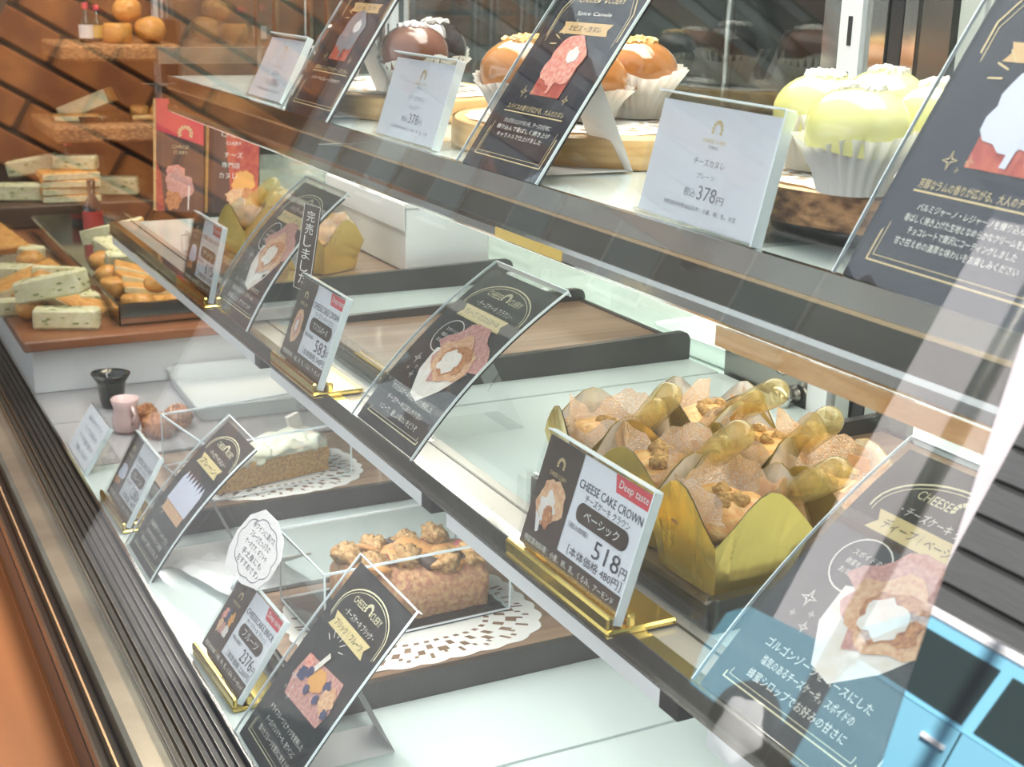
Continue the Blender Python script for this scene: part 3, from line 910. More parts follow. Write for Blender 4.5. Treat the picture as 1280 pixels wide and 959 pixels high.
        body, topm = {'pink': ('p_red', 'p_pink'), 'white': ('p_red', 'p_lilac'), 'clear': ('p_red', 'ink_grey')}[ribbon_text and style_photo[0]]
        n = 6
        for k in range(n):
            a = cu + (k - (n - 1) / 2) * r * 0.30
            p.poly([(a - r * 0.17, cv - r * 0.9), (a + r * 0.17, cv - r * 0.9), (a + r * 0.2, cv + r * 0.2), (a - r * 0.2, cv + r * 0.2)], M[body], 0.0008 + 0.0001 * (k % 2))
        p.ell(cu, cv + r * 0.40, r * 1.05, r * 0.95, M[topm], 0.0012, wob=0.3, seed=2)
        p.line([(cu + r * 0.1, cv), (cu + r * 0.05, cv - r * 0.8)], r * 0.18, M[topm], 0.0013)
        p.ell(cu + r * 0.3, cv + r * 0.6, r * 0.35, r * 0.28, M['p_white'], 0.0014, wob=0.3, seed=4)
        for k in range(5):
            a = rad(95 + 22 * k)
            p.line([(cu - r * 0.7 + r * 0.5 * math.cos(a), cv + r * 1.0 + r * 0.5 * math.sin(a)), (cu - r * 0.7 + r * 0.9 * math.cos(a), cv + r * 1.0 + r * 0.9 * math.sin(a))], w * 0.008, gm, 0.0008)
        for (a, c_, r2) in ((0.24, 0.40, 0.04), (0.30, 0.375, 0.014), (0.34, 0.405, 0.024), (0.76, 0.39, 0.035)):
            L_.star(w * a, h * c_, w * r2, gm, 0.0008)
        L_.text(lines[0], w * 0.50, h * 0.320, w * 0.70, h * 0.030, gm, 0.0008)
        L_.line([(w * 0.14, h * 0.295), (w * 0.86, h * 0.295)], w * 0.008, gm, 0.0008)
        for i, s_ in enumerate(lines[1:]):
            L_.text(s_, w * 0.50, h * (0.250 - 0.036 * i), w * (0.58, 0.66, 0.56, 0.64)[i % 4], h * 0.024, wm, 0.0008)
    p.build('photo_print', t)
    L_.build('lettering', t)
    return t
style_photo = ['pink']

tall_card('charcoal menu card under clear film standing before the empty walnut tray', -0.799, 0.304, MZ + 0.0022, 0.093, 0.134, rad(37), rad(58), 0, 'crown',
          'ディープ｜マスカルポーネ', '・チーズケーキ クラウン・', ('マスカルポーネをたっぷり使用した', 'チーズケーキにほんのり甘い', 'ハニーで、優しい味わいをどうぞ'), kick='acryl')
tall_card('charcoal menu card with a gold arch leaning behind the sold-out tag', -1.137, 0.304, MZ + 0.0022, 0.098, 0.132, rad(26), rad(52), 0, 'crown',
          'ディープ｜ナッツ', '・チーズケーキ クラウン・', ('ナッツとキャラメルをのせた', '塩気のあるチーズケーキ。', '蜂蜜シロップでどうぞ'))
tall_card('large charcoal menu card in clear film beside the full gold cups', -0.411, 0.306, MZ + 0.0022, 0.094, 0.134, rad(40), rad(58), 0, 'crown',
          'ディープ｜ベーシック', '・チーズケーキ クラウン・', ('ゴルゴンゾーラをベースにした', '塩気のあるチーズケーキ。スポイドの', '蜂蜜シロップでお好みの甘さに'), kick='acryl')
tall_card('charcoal menu card with printed fruit loaf standing before the boxed fruit loaf', -0.793, 0.217, D + 0.0004, 0.091, 0.138, rad(36), rad(42), 0, 'brick',
          'ブリック｜フルーツ', '・チーズケーキ ブリック・', ('ドライフルーツとナッツを使用した', 'チーズパウンドケーキ。赤ワインに', '漬けたフルーツを贅沢に焼き上げ'))
tall_card('charcoal menu card with printed white cream cake beside the cheesecake slice', -1.136, 0.219, D + 0.0004, 0.086, 0.138, rad(32), rad(52), 0, 'tart',
          'プレーン', '・チーズケーキ タルト・', ('北海道産クリームチーズと', 'サクサクのタルト生地を', '合わせて焼き上げました'))
style_photo[0] = 'white'
tall_card('navy menu card with printed white-iced red cake beside pale lime cakes', -0.400, 0.351, T + 0.0008, 0.100, 0.130, rad(28), rad(32), rad(-4), 'top',
          'ラム・ショコラ', 'Cheese Canele', ('芳醇なラムの香りが広がる、大人のチーズカヌレ', 'パルミジャーノ・レジャーノを練り込んで', '香ばしく焼き上げた生地となめらかなクリームを重ね', 'チョコレートで贅沢にコーティングしました', '甘さ控えめの濃厚な味わいをお楽しみください'), face='card_navy')
style_photo[0] = 'pink'
tall_card('navy menu card with printed pink iced cake in front of the caramel cakes', -0.741, 0.350, T + 0.0008, 0.096, 0.128, rad(33), rad(36), 0, 'top',
          'エピス・カヌレ', 'Spice Canele', ('スパイスの香りが広がる、大人のカヌレ', 'カルダモンとシナモンを、チーズの生地に', '練り込んで香ばしく焼き上げ', 'キャラメルで仕上げました'), face='card_navy')
style_photo[0] = 'clear'
tall_card('navy menu card with a dim printed cake in front of the chocolate cakes', -1.076, 0.350, T + 0.0008, 0.103, 0.128, rad(31), rad(34), 0, 'top',
          'ショコラ', 'Choco Canele', ('濃厚なショコラのチーズカヌレ', 'ビターチョコレートをかけて'), face='card_navy')

# sold-out tag, handwritten note
t = thing('sold_out_tag', 'narrow dark brown tag with vertical white sold-out writing above the 583 card', 'tag', (-0.967, 0.318, MZ + 0.052), rad(8))
bend = bender(0.064, rad(10), rad(10))
obj('tag_card', slab(bend, 0, 0.026, 0, 0.064, -0.0004, 0.0004, 1), M['card_brown'], t)
f = Flat(bend)
f.line([(0.0006, 0.0006), (0.0254, 0.0006), (0.0254, 0.0634), (0.0006, 0.0634)], 0.0009, M['ink_white'], 0.0006, True)
f.text('完売しました', 0.013, 0.032, 0.0125, 0.056, M['ink_white'], 0.0007, vertical=True)
f.build('lettering', t)
obj('clip', MB().tube((0.013, 0.002, 0.004), (0.013, 0.010, -0.050), 0.0012, 6), M['acryl_edge'], t)

t = thing('handwritten_note', 'white cloud-shaped note with handwritten black lines above the 2376 card', 'note', (-0.938, 0.248, D + 0.060), rad(2))
bend = bender(0.062, rad(30), rad(30))
mb = MB()
oc = [(0.000, 0.012), (0.008, 0.000), (0.045, 0.000), (0.070, 0.006), (0.080, 0.018), (0.082, 0.034), (0.072, 0.046), (0.050, 0.053), (0.026, 0.053), (0.008, 0.042), (0.000, 0.026)]
mb.add([bend(u, v, 0.0004) for u, v in oc] + [bend(u, v, -0.0004) for u, v in oc], [tuple(range(11)), tuple(range(21, 10, -1))] + [(i, 11 + i, 11 + (i + 1) % 11, (i + 1) % 11) for i in range(11)])
obj('note_card', mb, M['p_white'], t)
f = Flat(bend)
cl = []
for k in range(60):
    a = 2 * PI * k / 60
    r = 1 + 0.10 * abs(math.sin(a * 4.5))
    cl.append((0.042 + 0.033 * r * math.cos(a), 0.026 + 0.020 * r * math.sin(a)))
f.line(cl, 0.0009, M['ink_grey'], 0.0006, True)
for i, s_ in enumerate(('赤ワインに漬けた', 'フルーツたっぷりの', 'ケーキです。ギフトや', '手土産にも', 'おすすめです♪')):
    f.text(s_, 0.042, 0.040 - i * 0.0068, 0.044 - 0.004 * (i % 2), 0.0050, M['ink_dark'], 0.0006, slant=0.15)
f.build('lettering', t)
obj('note_clip', MB().tube((0.035, 0.001, 0.002), (0.035, -0.004, -0.008), 0.0015, 6), M['acryl_edge'], t)

# ------------------------------------------------------------------ trays
def wood_tray(label, x0, x1, y0, y1, z, group=None, lip=True, front=True):
    t = thing('wood_tray', label, 'tray', ((x0 + x1) / 2, (y0 + y1) / 2, z), 0, 'dark-edged walnut trays')
    w, d = (x1 - x0) / 2, (y1 - y0) / 2
    h = 0.016 if lip else 0.020
    obj('tray_base', MB().box(-w, w, -d, d, 0.0004, 0.009 if lip else 0.017), M['tray_frame'], t)
    obj('wood_panel', MB().box(-w + 0.004, w - 0.004, -d + 0.003, d - 0.002, 0.009 if lip else 0.017, 0.0115 if lip else 0.0195), M['tray_wood'], t)
    for s in (-1, 1):
        a, b = (-w - 0.002, -w + 0.004) if s < 0 else (w - 0.004, w + 0.002)
        if lip:
            pts = [(-d, 0), (d + 0.004, 0), (d + 0.004, 0.015)] + [(d - 0.003 + 0.007 * math.cos(q), 0.015 + 0.007 * math.sin(q)) for q in (rad(30), rad(60), rad(90))] + [(-d, 0.016)]
            mb = MB().prism(pts, a, b, mx=Matrix(((0, 0, 1, 0), (1, 0, 0, 0), (0, 1, 0, 0), (0, 0, 0, 1))))
        else:
            mb = MB().box(a, b, -d, d, 0.0002, 0.0205)
        obj('tray_lip', mb, M['tray_frame'], t)
    obj('tray_lip', MB().box(-w, w, d - 0.002, d + 0.002, 0.0002, 0.013 if lip else 0.0205), M['tray_frame'], t)
    if front:
        obj('front_guard', MB().box(-w, w, -d - 0.004, -d - 0.002, 0.0002, 0.022).box(-w, w, -d - 0.004, -d + 0.0, 0.0, 0.001), M['acryl'], t)
        obj('guard_clip', MB().bbox(w - 0.006, w + 0.004, -d - 0.008, -d + 0.002, 0.0, 0.018, 0.001).bbox(-w - 0.004, -w + 0.006, -d - 0.008, -d + 0.002, 0.0, 0.018, 0.001), M['acryl'], t)
    return t
wood_tray('walnut tray under the six full gold cups', -0.620, -0.450, 0.338, 0.586, MZ)
wood_tray('empty walnut tray between the two trays of gold cups', -1.005, -0.842, 0.345, 0.588, MZ)
wood_tray('walnut tray with two gold cups at the far end of the middle shelf', -1.385, -1.140, 0.345, 0.588, MZ)
wood_tray('walnut tray under the boxed fruit loaf and doily', -0.957, -0.787, 0.262, 0.540, D, lip=False, front=False)
wood_tray('walnut tray under the boxed cheesecake slice', -1.310, -1.140, 0.262, 0.540, D, lip=False, front=False)
for k in range(2):
    tag(obj('tray_clip', MB().bbox(-0.004, 0.004, -0.003, 0.003, 0, 0.010, 0.001), M['white'], None, (-1.135 + 0.075 * k, 0.588 - 0.004 * k, MZ)), 'small white plastic clip %s the empty walnut tray' % ('two tray-gaps from' if k == 0 else 'just beside'), 'clip', 'white clips behind the trays')

# ------------------------------------------------------------------ gold cups
def make_cup(seed, label, r=0.0285, h=0.050, group='gold cups of cheesecake'):
    t = thing('cheesecake_cup', label, 'cake cup', (0, 0, 0), 0, group)
    rnd = random.Random(seed)
    n = 32
    def ring(q, rr, zf):
        pts = []
        for k in range(n):
            a = 2 * PI * k / n
            sq = 1 / max(abs(math.cos(a - PI / 4 + PI / 4)), abs(math.sin(a)))
            sq = 1 + (min(sq, 1.36) - 1) * 0.9
            pk = math.sqrt(max(0.0, 0.5 + 0.5 * math.cos(4 * a)))            # high in the middle of each side, low at the corners
            pts.append((rr * sq * math.cos(a), rr * sq * math.sin(a), zf * (1 - q) + q * (h * (0.54 + 0.46 * pk))))
        return pts
    mb = MB()
    rows = [ring(0, r * 0.82, 0.0004), ring(0.5, r * 0.90, 0.0), ring(1, r * 1.04, 0)]
    rows[1] = [(x, y, 0.5 * (rows[0][k][2] + rows[2][k][2])) for k, (x, y, z) in enumerate(rows[1])]
    vs = [p for rw in rows for p in rw]
    fs = [(i * n + k, i * n + (k + 1) % n, (i + 1) * n + (k + 1) % n, (i + 1) * n + k) for i in range(2) for k in range(n)]
    fs.append(tuple(range(n))[::-1])
    mb.add(vs, fs, 0)
    inn = [(x * 0.97, y * 0.97, z) for x, y, z in rows[2]] + [(x * 0.84, y * 0.84, 0.010) for x, y, z in rows[1]]
    mb.add(inn, [(k, n + k, n + (k + 1) % n, (k + 1) % n) for k in range(n)], 1)
    obj('foil_cup', mb, [M['foil'], M['foil_in']], t)
    # crinkled film collar standing inside the cup
    vs, fs = [], []
    nn = 48
    ph = rnd.random() * 6
    for i in range(4):
        q = i / 3
        for k in range(nn):
            a = 2 * PI * k / nn
            wv = 1 + 0.07 * math.sin(3 * a + ph) + 0.05 * math.sin(7 * a + ph * 2) * q
            rr = r * (0.76 + 0.11 * q) * wv
            z = 0.014 + q * (0.020 + 0.017 * abs(math.sin(1.5 * a + ph)) ** 0.6 + 0.0012 * math.sin(13 * a + ph))
            vs.append((rr * math.cos(a), rr * math.sin(a), z))
    for i in range(3):
        for k in range(nn):
            if (k // 6 + seed) % 8 == 0 and i == 2:
                continue
            fs.append((i * nn + k, i * nn + (k + 1) % nn, (i + 1) * nn + (k + 1) % nn, (i + 1) * nn + k))
    obj('film_collar', MB().add(vs, fs, 0, True), M['film'], t)
    obj('film_band', MB().box(-0.006, 0.006, r * 0.78, r * 0.79, 0.030, 0.042), M['film'], t)
    cb = MB().blob((0, 0, 0.028), (r * 0.84, r * 0.84, 0.011), seed, 0.25, 2.2, 12, fine=0.06)
    obj('cheesecake', cb, M['crust'], t)
    bb = MB()
    for k in range(5):
        a, q = rnd.random() * 6.28, rnd.random() * r * 0.5
        bb.blob((q * math.cos(a), q * math.sin(a), 0.037), rnd.uniform(0.003, 0.006), seed + k, 0.4, 2, 6)
    obj('baked_crumb', bb, M['sponge'], t)
    return t
cups = [(-0.4815, 0.367, 'gold cup of cheesecake nearest the 518 card, folded corner towards the glass', 0.02),
        (-0.5400, 0.368, 'gold cup of cheesecake half hidden behind the 518 card', 0.3),
        (-0.5960, 0.371, 'gold cup of cheesecake at the tray end behind the top edge of the 518 card', -0.2),
        (-0.4840, 0.432, 'gold cup of cheesecake half hidden by the large charcoal menu card', 0.35),
        (-0.5420, 0.434, 'gold cup of cheesecake in the middle of the back row', -0.1),
        (-0.5970, 0.436, 'gold cup of cheesecake at the far end of the back row', 0.15)]
for i, (x, y, lb_, rz) in enumerate(cups):
    c = make_cup(i + 1, lb_)
    c.location, c.rotation_euler = (x, y, MZ + 0.0118), (0, 0, rz)
for i, (x, y, lb_, rz) in enumerate(((-1.205, 0.425, 'lone gold cup seen beyond the charcoal menu card with the sold-out tag', 0.5), (-1.305, 0.392, 'gold cup with shiny crumpled film behind the 615 card', 0.2), (-1.345, 0.450, 'gold cup at the very end of the far walnut tray', 0.1))):
    c = make_cup(i + 11, lb_)
    c.location, c.rotation_euler = (x, y, MZ + 0.0118), (0, 0, rz)

def pipette(p, q, label, r=0.0074):
    p, q = Vector(p) + Vector((0, 0, 0.003)), Vector(q) + Vector((0, 0, 0.004))
    L_ = (q - p).length
    t = thing('honey_pipette', label, 'pipette', p, 0, 'amber honey pipettes in the cups')
    mx = (q - p).to_track_quat('Z', 'Y').to_matrix().to_4x4()
    n = 6
    prof = [(0.0018, -0.016), (0.0022, -0.004), (r * 0.8, 0.0), (r, 0.004)] + [(r, L_ - r)] + [(r * math.cos(a), L_ - r + r * math.sin(a)) for a in [PI / 2 * k / n for k in range(1, n)]] + [(0.0004, L_)]
    obj('bulb', MB().lathe(prof, 20, mx=mx), M['honey'], t)
    ho = [(0.0004, 0.003), (r * 0.72, 0.005), (r * 0.74, L_ * 0.55), (0.0004, L_ * 0.56)]
    obj('honey_fill', MB().lathe(ho, 16, mx=mx), M['honey'], t)
    return t
for p, q, lb_ in (((-0.586, 0.384, MZ + 0.046), (-0.546, 0.376, MZ + 0.078), 'amber pipette leaning from the end cup behind the 518 card'),
                  ((-0.589, 0.445, MZ + 0.046), (-0.526, 0.428, MZ + 0.078), 'amber pipette standing highest at the back of the gold cups'),
                  ((-0.527, 0.382, MZ + 0.046), (-0.479, 0.371, MZ + 0.078), 'amber pipette in the middle of the front row of cups'),
                  ((-0.526, 0.439, MZ + 0.046), (-0.477, 0.421, MZ + 0.079), 'amber pipette above a green leaf in the back row of cups'),
                  ((-0.474, 0.398, MZ + 0.046), (-0.424, 0.382, MZ + 0.076), 'amber pipette in the cup beside the large charcoal menu card'),
                  ((-1.296, 0.384, MZ + 0.058), (-1.292, 0.412, MZ + 0.080), 'amber pipette sticking up from the far gold cups'),
                  ((-1.288, 0.398, MZ + 0.058), (-1.262, 0.408, MZ + 0.074), 'lower amber pipette of the far gold cups')):
    pipette(p, q, lb_)

# ------------------------------------------------------------------ glazed cakes on boards, top shelf
def canele(x, y, label, glaze, top, seed, group, r=0.0235, flare=1.0, zb=0.026, rz=0.0, sc=0.74):
    t = thing('glazed_cake', label, 'cake', (x, y, T + zb), rz, group)
    t.scale = (sc, sc, sc * 0.92)
    n = 96
    def pl(a, q):
        return 1 + (0.018 + 0.05 * q) * math.sin(a * 24) + 0.06 * q * math.sin(2 * a + seed) + 0.04 * q * math.sin(3 * a + seed * 2)
    mb = MB()
    mb.lathe([(r * 0.80, 0.0), (r * 0.92, 0.012), (r * 1.08, 0.021), (r * (1.20 + 0.14 * flare), 0.029 + 0.004 * flare)], n, rf=pl)
    mb.v = [(vx, vy, vz + (0.0035 * math.sin(2 * math.atan2(vy, vx) + seed * 1.7) + 0.002 * math.sin(5 * math.atan2(vy, vx)) if vz > 0.028 else 0)) for vx, vy, vz in mb.v]
    obj('paper_cup', mb, M['pleat'], t)
    obj('cake_body', MB().lathe([(r * 0.72, 0.001), (r * 0.80, 0.015), (r * 0.92, 0.032)], 24, cap0=True, cap1=True), M['cake_body'], t)
    g = MB()
    vs, fs = [], []
    nn, rings = 48, 10
    for i in range(rings + 1):
        th = (PI * 0.63) * i / rings
        for k in range(nn):
            a = 2 * PI * k / nn
            drip = 0.0
            if i >= rings - 2:
                drip = 0.0035 * (0.5 + 0.5 * math.sin(a * 3 + seed * 3)) * (i - rings + 3) / 3
            w = 1 + 0.05 * noise.noise(Vector((math.cos(a) * 1.5, math.sin(a) * 1.5, th + seed * 3)))
            rr = r * 1.24 * math.sin(th) * w
            vs.append((rr * math.cos(a), rr * math.sin(a), 0.0385 + 0.025 * math.cos(th) * (1.0 if math.cos(th) > 0 else 1.15) - drip))
    for i in range(rings):
        for k in range(nn):
            fs.append((i * nn + k, (i + 1) * nn + k, (i + 1) * nn + (k + 1) % nn, i * nn + (k + 1) % nn))
    g.add(vs, fs, 0, True)
    obj('glaze', g, M[glaze], t)
    if top:
        rnd = random.Random(seed)
        c = MB()
        for k in range(46):
            a, q = rnd.random() * 6.28, math.sqrt(rnd.random()) * r * 0.52
            s_ = rnd.uniform(0.0011, 0.0022)
            z = 0.0640 - 0.010 * (q / r) ** 2
            mx = Matrix.Translation((q * math.cos(a), q * math.sin(a), z)) @ Matrix.Rotation(rnd.random() * 3, 4, 'X') @ Matrix.Rotation(rnd.random() * 3, 4, 'Z')
            c.box(-s_, s_, -s_, s_, -s_, s_, mx=mx)
        o = obj('topping', c, M[top], t)
        o['kind'] = 'stuff'
    return t

def plate_board(name, label, x, y, rx, ry, h, edge, seed, bark=False, foot=0.0):
    t = thing(name, label, 'board', (x, y, T), 0)
    def rf(a, q):
        return 1 + 0.06 * math.sin(2 * a + seed) + (0.03 * noise.noise(Vector((math.cos(a) * 4, math.sin(a) * 4, q * 3 + seed))) if bark else 0)
    if foot:
        obj('board_disc', MB().lathe([(0.72, 0.0004), (0.72, foot)], 32, sx=rx, sy=ry, cap0=True, cap1=True), M['black'], t)  # low black disc between the shelf and the raised board
    obj('board_rim', MB().lathe([(1.0, foot + 0.0004), (1.01, foot + h * 0.12), (1.01, h * 0.88), (1.0, h)], 64, sx=rx, sy=ry, rf=rf, cap0=True), M[edge], t)
    obj('board_top', MB().lathe([(0.985, h - 0.0006), (0.97, h + 0.0004), (0.4, h + 0.0006), (0.01, h + 0.0006)], 64, sx=rx, sy=ry, rf=lambda a, q: rf(a, 1), cap1=True), M['board'], t)
    return t

def doily(name, label, x, y, z, rx, ry, rz=0.0, power=2.0, nl=22):
    nr, nt = 22, 44 * 4
    vs, fs = [], []
    for i in range(nr + 1):
        q = 0.05 + 0.95 * i / nr
        for k in range(nt):
            a = 2 * PI * k / nt
            sc = 1 + 0.035 * abs(math.sin(a * nl / 2)) * max(0, (q - 0.8) / 0.2)
            c_, s_ = math.cos(a), math.sin(a)
            sq = (abs(c_) ** power + abs(s_) ** power) ** (-1 / power)
            vs.append((q * rx * sc * sq * c_, q * ry * sc * sq * s_, 0.0004 * math.sin(7 * a) * q))
    per = nt / nl
    for i in range(nr):
        for k in range(nt):
            u = (k % per) / per
            hole = False
            if i in (12,) and (k % 4) in (0, 1):
                hole = True
            if i in (14, 15) and 0.35 < u < 0.65:
                hole = True
            if i in (16, 17) and (u < 0.18 or u > 0.82):
                hole = True
            if i == 18 and (k % 4) in (0,):
                hole = True
            if i == 19 and 0.3 < u < 0.7 and (k % 2) == 0:
                hole = True
            if not hole:
                fs.append((i * nt + k, i * nt + (k + 1) % nt, (i + 1) * nt + (k + 1) % nt, (i + 1) * nt + k))
    fs.append(tuple(range(nt)))
    o = obj(name, MB().add(vs, fs), M['doily'], None, (x, y, z), (0, 0, rz))
    return tag(o, label, 'doily', 'paper lace doilies')

plate_board('bark_board', 'log slice board with rough bark edge under the pale lime cakes', -0.470, 0.435, 0.078, 0.068, 0.024, 'bark', 1.0, True, 0.009)
plate_board('round_board', 'pale round wooden board under the caramel cakes', -0.785, 0.452, 0.102, 0.080, 0.018, 'board', 2.0)
plate_board('round_board', 'pale round wooden board under the chocolate cakes', -1.075, 0.452, 0.125, 0.078, 0.017, 'board', 3.3)
doily('paper_doily', 'white lace doily on the bark-edged log board', -0.470, 0.435, T + 0.0252, 0.068, 0.058)
doily('paper_doily', 'white lace doily on the board with the caramel cakes', -0.785, 0.452, T + 0.0192, 0.086, 0.066)
doily('paper_doily', 'white lace doily on the board with the chocolate cakes', -1.075, 0.452, T + 0.0182, 0.105, 0.064)
G1, G2, G3 = 'pale lime glazed cakes', 'caramel glazed cakes', 'chocolate glazed cakes'
canele(-0.434, 0.381, 'pale lime glazed cake nearest the glass on the bark-edged board', 'lime', 'icing', 1, G1)
canele(-0.499, 0.416, 'pale lime glazed cake at the back beside the white 378 card', 'lime', 'icing', 2, G1)
canele(-0.443, 0.434, 'pale lime glazed cake touching the navy menu card with the red cake', 'lime', 'icing', 3, G1)
canele(-0.520, 0.472, 'pale lime glazed cake hidden lowest behind the white 378 card', 'lime', 'icing', 9, G1)
canele(-0.772, 0.404, 'caramel glazed cake with chopped nuts in front, next to the white 378 card', 'caramel', 'nut', 4, G2, sc=0.88, zb=0.0204)
canele(-0.806, 0.432, 'caramel glazed cake with chopped nuts half behind its front neighbour', 'caramel', 'nut', 5, G2, sc=0.85, zb=0.0204)
canele(-0.765, 0.452, 'caramel glazed cake mostly hidden by the navy menu card with the pink cake', 'caramel', 'nut', 6, G2, zb=0.0204)
canele(-0.782, 0.496, 'caramel glazed cake at the back in a wide flared paper cup', 'caramel', 'nut', 7, G2, flare=2.5, sc=0.86, zb=0.0204)
canele(-0.978, 0.420, 'milk chocolate glazed cake dusted white beside the navy menu card', 'milkchoc', 'icing', 8, G3, sc=0.9, zb=0.0194)
canele(-1.035, 0.462, 'shiny dark chocolate glazed cake behind the white 378 card', 'darkchoc', 'icing', 10, G3, sc=0.9, zb=0.0204)
canele(-1.085, 0.490, 'dark chocolate glazed cake with an orange topping at the back', 'darkchoc', 'nut', 12, G3, zb=0.0204)
canele(-1.150, 0.425, 'milk chocolate glazed cake with sugar top beyond the menu card with the dim cake', 'milkchoc', 'icing', 11, G3, zb=0.0204)

# ------------------------------------------------------------------ boxed cakes on the deck
zt = D + 0.0205
doily('paper_doily', 'white lace doily under the boxed fruit loaf', -0.868, 0.372, zt, 0.072, 0.092, rad(0), 3.2, 26)
doily('paper_doily', 'white lace doily under the boxed cheesecake slice', -1.213, 0.372, zt, 0.068, 0.085, rad(0), 2.6, 26)

def cover(label, x, y, z, lx, ly, h, rz):
    t = thing('acrylic_cover', label, 'cake cover', (x, y, z), rz, 'clear acrylic cake covers')
    a, b = lx / 2, ly / 2
    th = 0.0018
    mb = MB().box(-a, a, -b, -b + th, 0, h).box(-a, a, b - th, b, 0, h).box(-a, -a + th, -b, b, 0, h).box(a - th, a, -b, b, 0, h).box(-a, a, -b, b, h, h + th)
    obj('clear_panel', mb, M['acryl'], t)
    e = MB()
    q = 0.0006
    for sx_ in (-1, 1):
        for sy_ in (-1, 1):
            e.box(sx_ * a - q, sx_ * a + q, sy_ * b - q, sy_ * b + q, 0, h + th)
        e.box(sx_ * a - q, sx_ * a + q, -b, b, h, h + th)
        e.box(sx_ * a - q, sx_ * a + q, -b, b, 0, 0.0012)
        e.box(-a, a, sx_ * b - q, sx_ * b + q, h, h + th)
        e.box(-a, a, sx_ * b - q, sx_ * b + q, 0, 0.0012)
    obj('cover_edge_highlight', e, M['acryl_edge'], t)  # pale strips paint the highlight along the clear cover's edges
    return t

# fruit loaf
cx, cy, rz = -0.890, 0.368, rad(2)
t = thing('fruit_loaf', 'loaf cake topped with walnuts and dried fruit inside the clear cover', 'cake', (cx, cy, zt + 0.0012), rz)
lf = MB()
n1, n2 = 20, 10
prof = [(-0.030, 0.0), (-0.033, 0.012), (-0.033, 0.026), (-0.026, 0.033), (-0.012, 0.037), (0.0, 0.038), (0.012, 0.037), (0.026, 0.033), (0.033, 0.026), (0.033, 0.012), (0.030, 0.0)]
vs, fs = [], []
for i in range(n1 + 1):
    yy = -0.040 + 0.104 * i / n1
    for (px, pz) in prof:
        d_ = 0.0016 * noise.noise(Vector((px * 90, yy * 90, pz * 90)))
        vs.append((px + d_, yy, max(0.0, pz + (d_ * 1.4 if pz > 0 else 0))))
np_ = len(prof)
for i in range(n1):
    for k in range(np_ - 1):
        fs.append((i * np_ + k, (i + 1) * np_ + k, (i + 1) * np_ + k + 1, i * np_ + k + 1))
fs.append(tuple(range(np_)))
fs.append(tuple(range(n1 * np_, (n1 + 1) * np_))[::-1])
lf.add(vs, fs, 0, True)
obj('loaf', lf, M['loaf'], t)
rnd = random.Random(3)
for i in range(24):
    yy = -0.033 + 0.090 * ((i * 0.618) % 1)
    xx = rnd.uniform(-0.024, 0.024)
    kind = ('walnut_piece', 'apricot_piece', 'cranberry', 'walnut_piece', 'fig_piece', 'apricot_piece')[i % 6]
    zz = 0.040 - 4.5 * xx * xx
    if kind == 'walnut_piece':
        mb = MB().blob((xx, yy, zz + 0.003), (0.012, 0.010, 0.008), i, 0.6, 2.6, 12, fine=0.35, ffreq=7)
        obj(kind, mb, M['walnut'], t)
    elif kind == 'apricot_piece':
        mx = Matrix.Rotation(rnd.uniform(-0.6, 0.6), 4, 'X') @ Matrix.Rotation(rnd.uniform(-0.6, 0.6), 4, 'Y')
        mb = MB().blob((xx, yy, zz + 0.002), (0.014, 0.012, 0.0035), i, 0.3, 2, 9, mx=mx)
        obj(kind, mb, M['apricot'], t)
    elif kind == 'cranberry':
        obj(kind, MB().blob((xx, yy, zz + 0.001), 0.0052, i, 0.3, 2, 7), M['cranberry'], t)
    else:
        obj(kind, MB().blob((xx, yy, zz + 0.001), (0.010, 0.008, 0.005), i, 0.3, 2, 8), M['fig'], t)
obj('cake_plate', MB().bbox(-0.046, 0.046, -0.074, 0.074, -0.0012, 0.0, 0.0004), M['black'], t)
cover('clear acrylic box cover over the fruit loaf', cx, cy, zt + 0.0014, 0.092, 0.150, 0.057, rz)

# cheesecake slice
cx, cy, rz = -1.218, 0.360, rad(8)
t = thing('cheesecake_slice', 'slice of golden cheesecake with pale cream top inside the clear cover', 'cake', (cx, cy, zt + 0.0012), rz)
wedge = [(0.042, -0.062), (0.034, 0.060), (-0.006, 0.064), (-0.030, 0.050)]
n = len(wedge)
def wedge_mesh(z0, z1, grow=0.0, amp=0.0008):
    vs, fs = [], []
    seg = 12
    pts = []
    for i in range(n):
        a, b = Vector(wedge[i]), Vector(wedge[(i + 1) % n])
        for k in range(seg):
            pts.append(a.lerp(b, k / seg))
    N_ = len(pts)
    cen = Vector((0.012, 0.020))
    rows = 5
    for j in range(rows):
        z = z0 + (z1 - z0) * j / (rows - 1)
        for p in pts:
            d_ = 1 + grow + amp * 40 * noise.noise(Vector((p.x * 120, p.y * 120, z * 120)))
            q = cen + (p - cen) * d_
            vs.append((q.x, q.y, z))
    for j in range(rows - 1):
        for k in range(N_):
            fs.append((j * N_ + k, j * N_ + (k + 1) % N_, (j + 1) * N_ + (k + 1) % N_, (j + 1) * N_ + k))
    fs.append(tuple(range(N_))[::-1])
    fs.append(tuple(range((rows - 1) * N_, rows * N_)))
    return MB().add(vs, fs, 0, False)
obj('crust_layer', wedge_mesh(0.0, 0.024), M['sponge'], t)
cm = MB()
for i, (x, y, r) in enumerate(((0.012, 0.034, 0.023), (0.018, 0.012, 0.022), (0.022, 0.042, 0.015), (0.028, -0.012, 0.014), (0.034, -0.034, 0.010))):
    cm.blob((x, y, 0.028), (r, r * 1.15, 0.0095), i, 0.4, 2.5, 14, fine=0.15, ffreq=6)
obj('cream_top', cm, M['cream'], t)
obj('cream_layer', wedge_mesh(0.024, 0.029, -0.04, 0.0005), M['cream'], t)
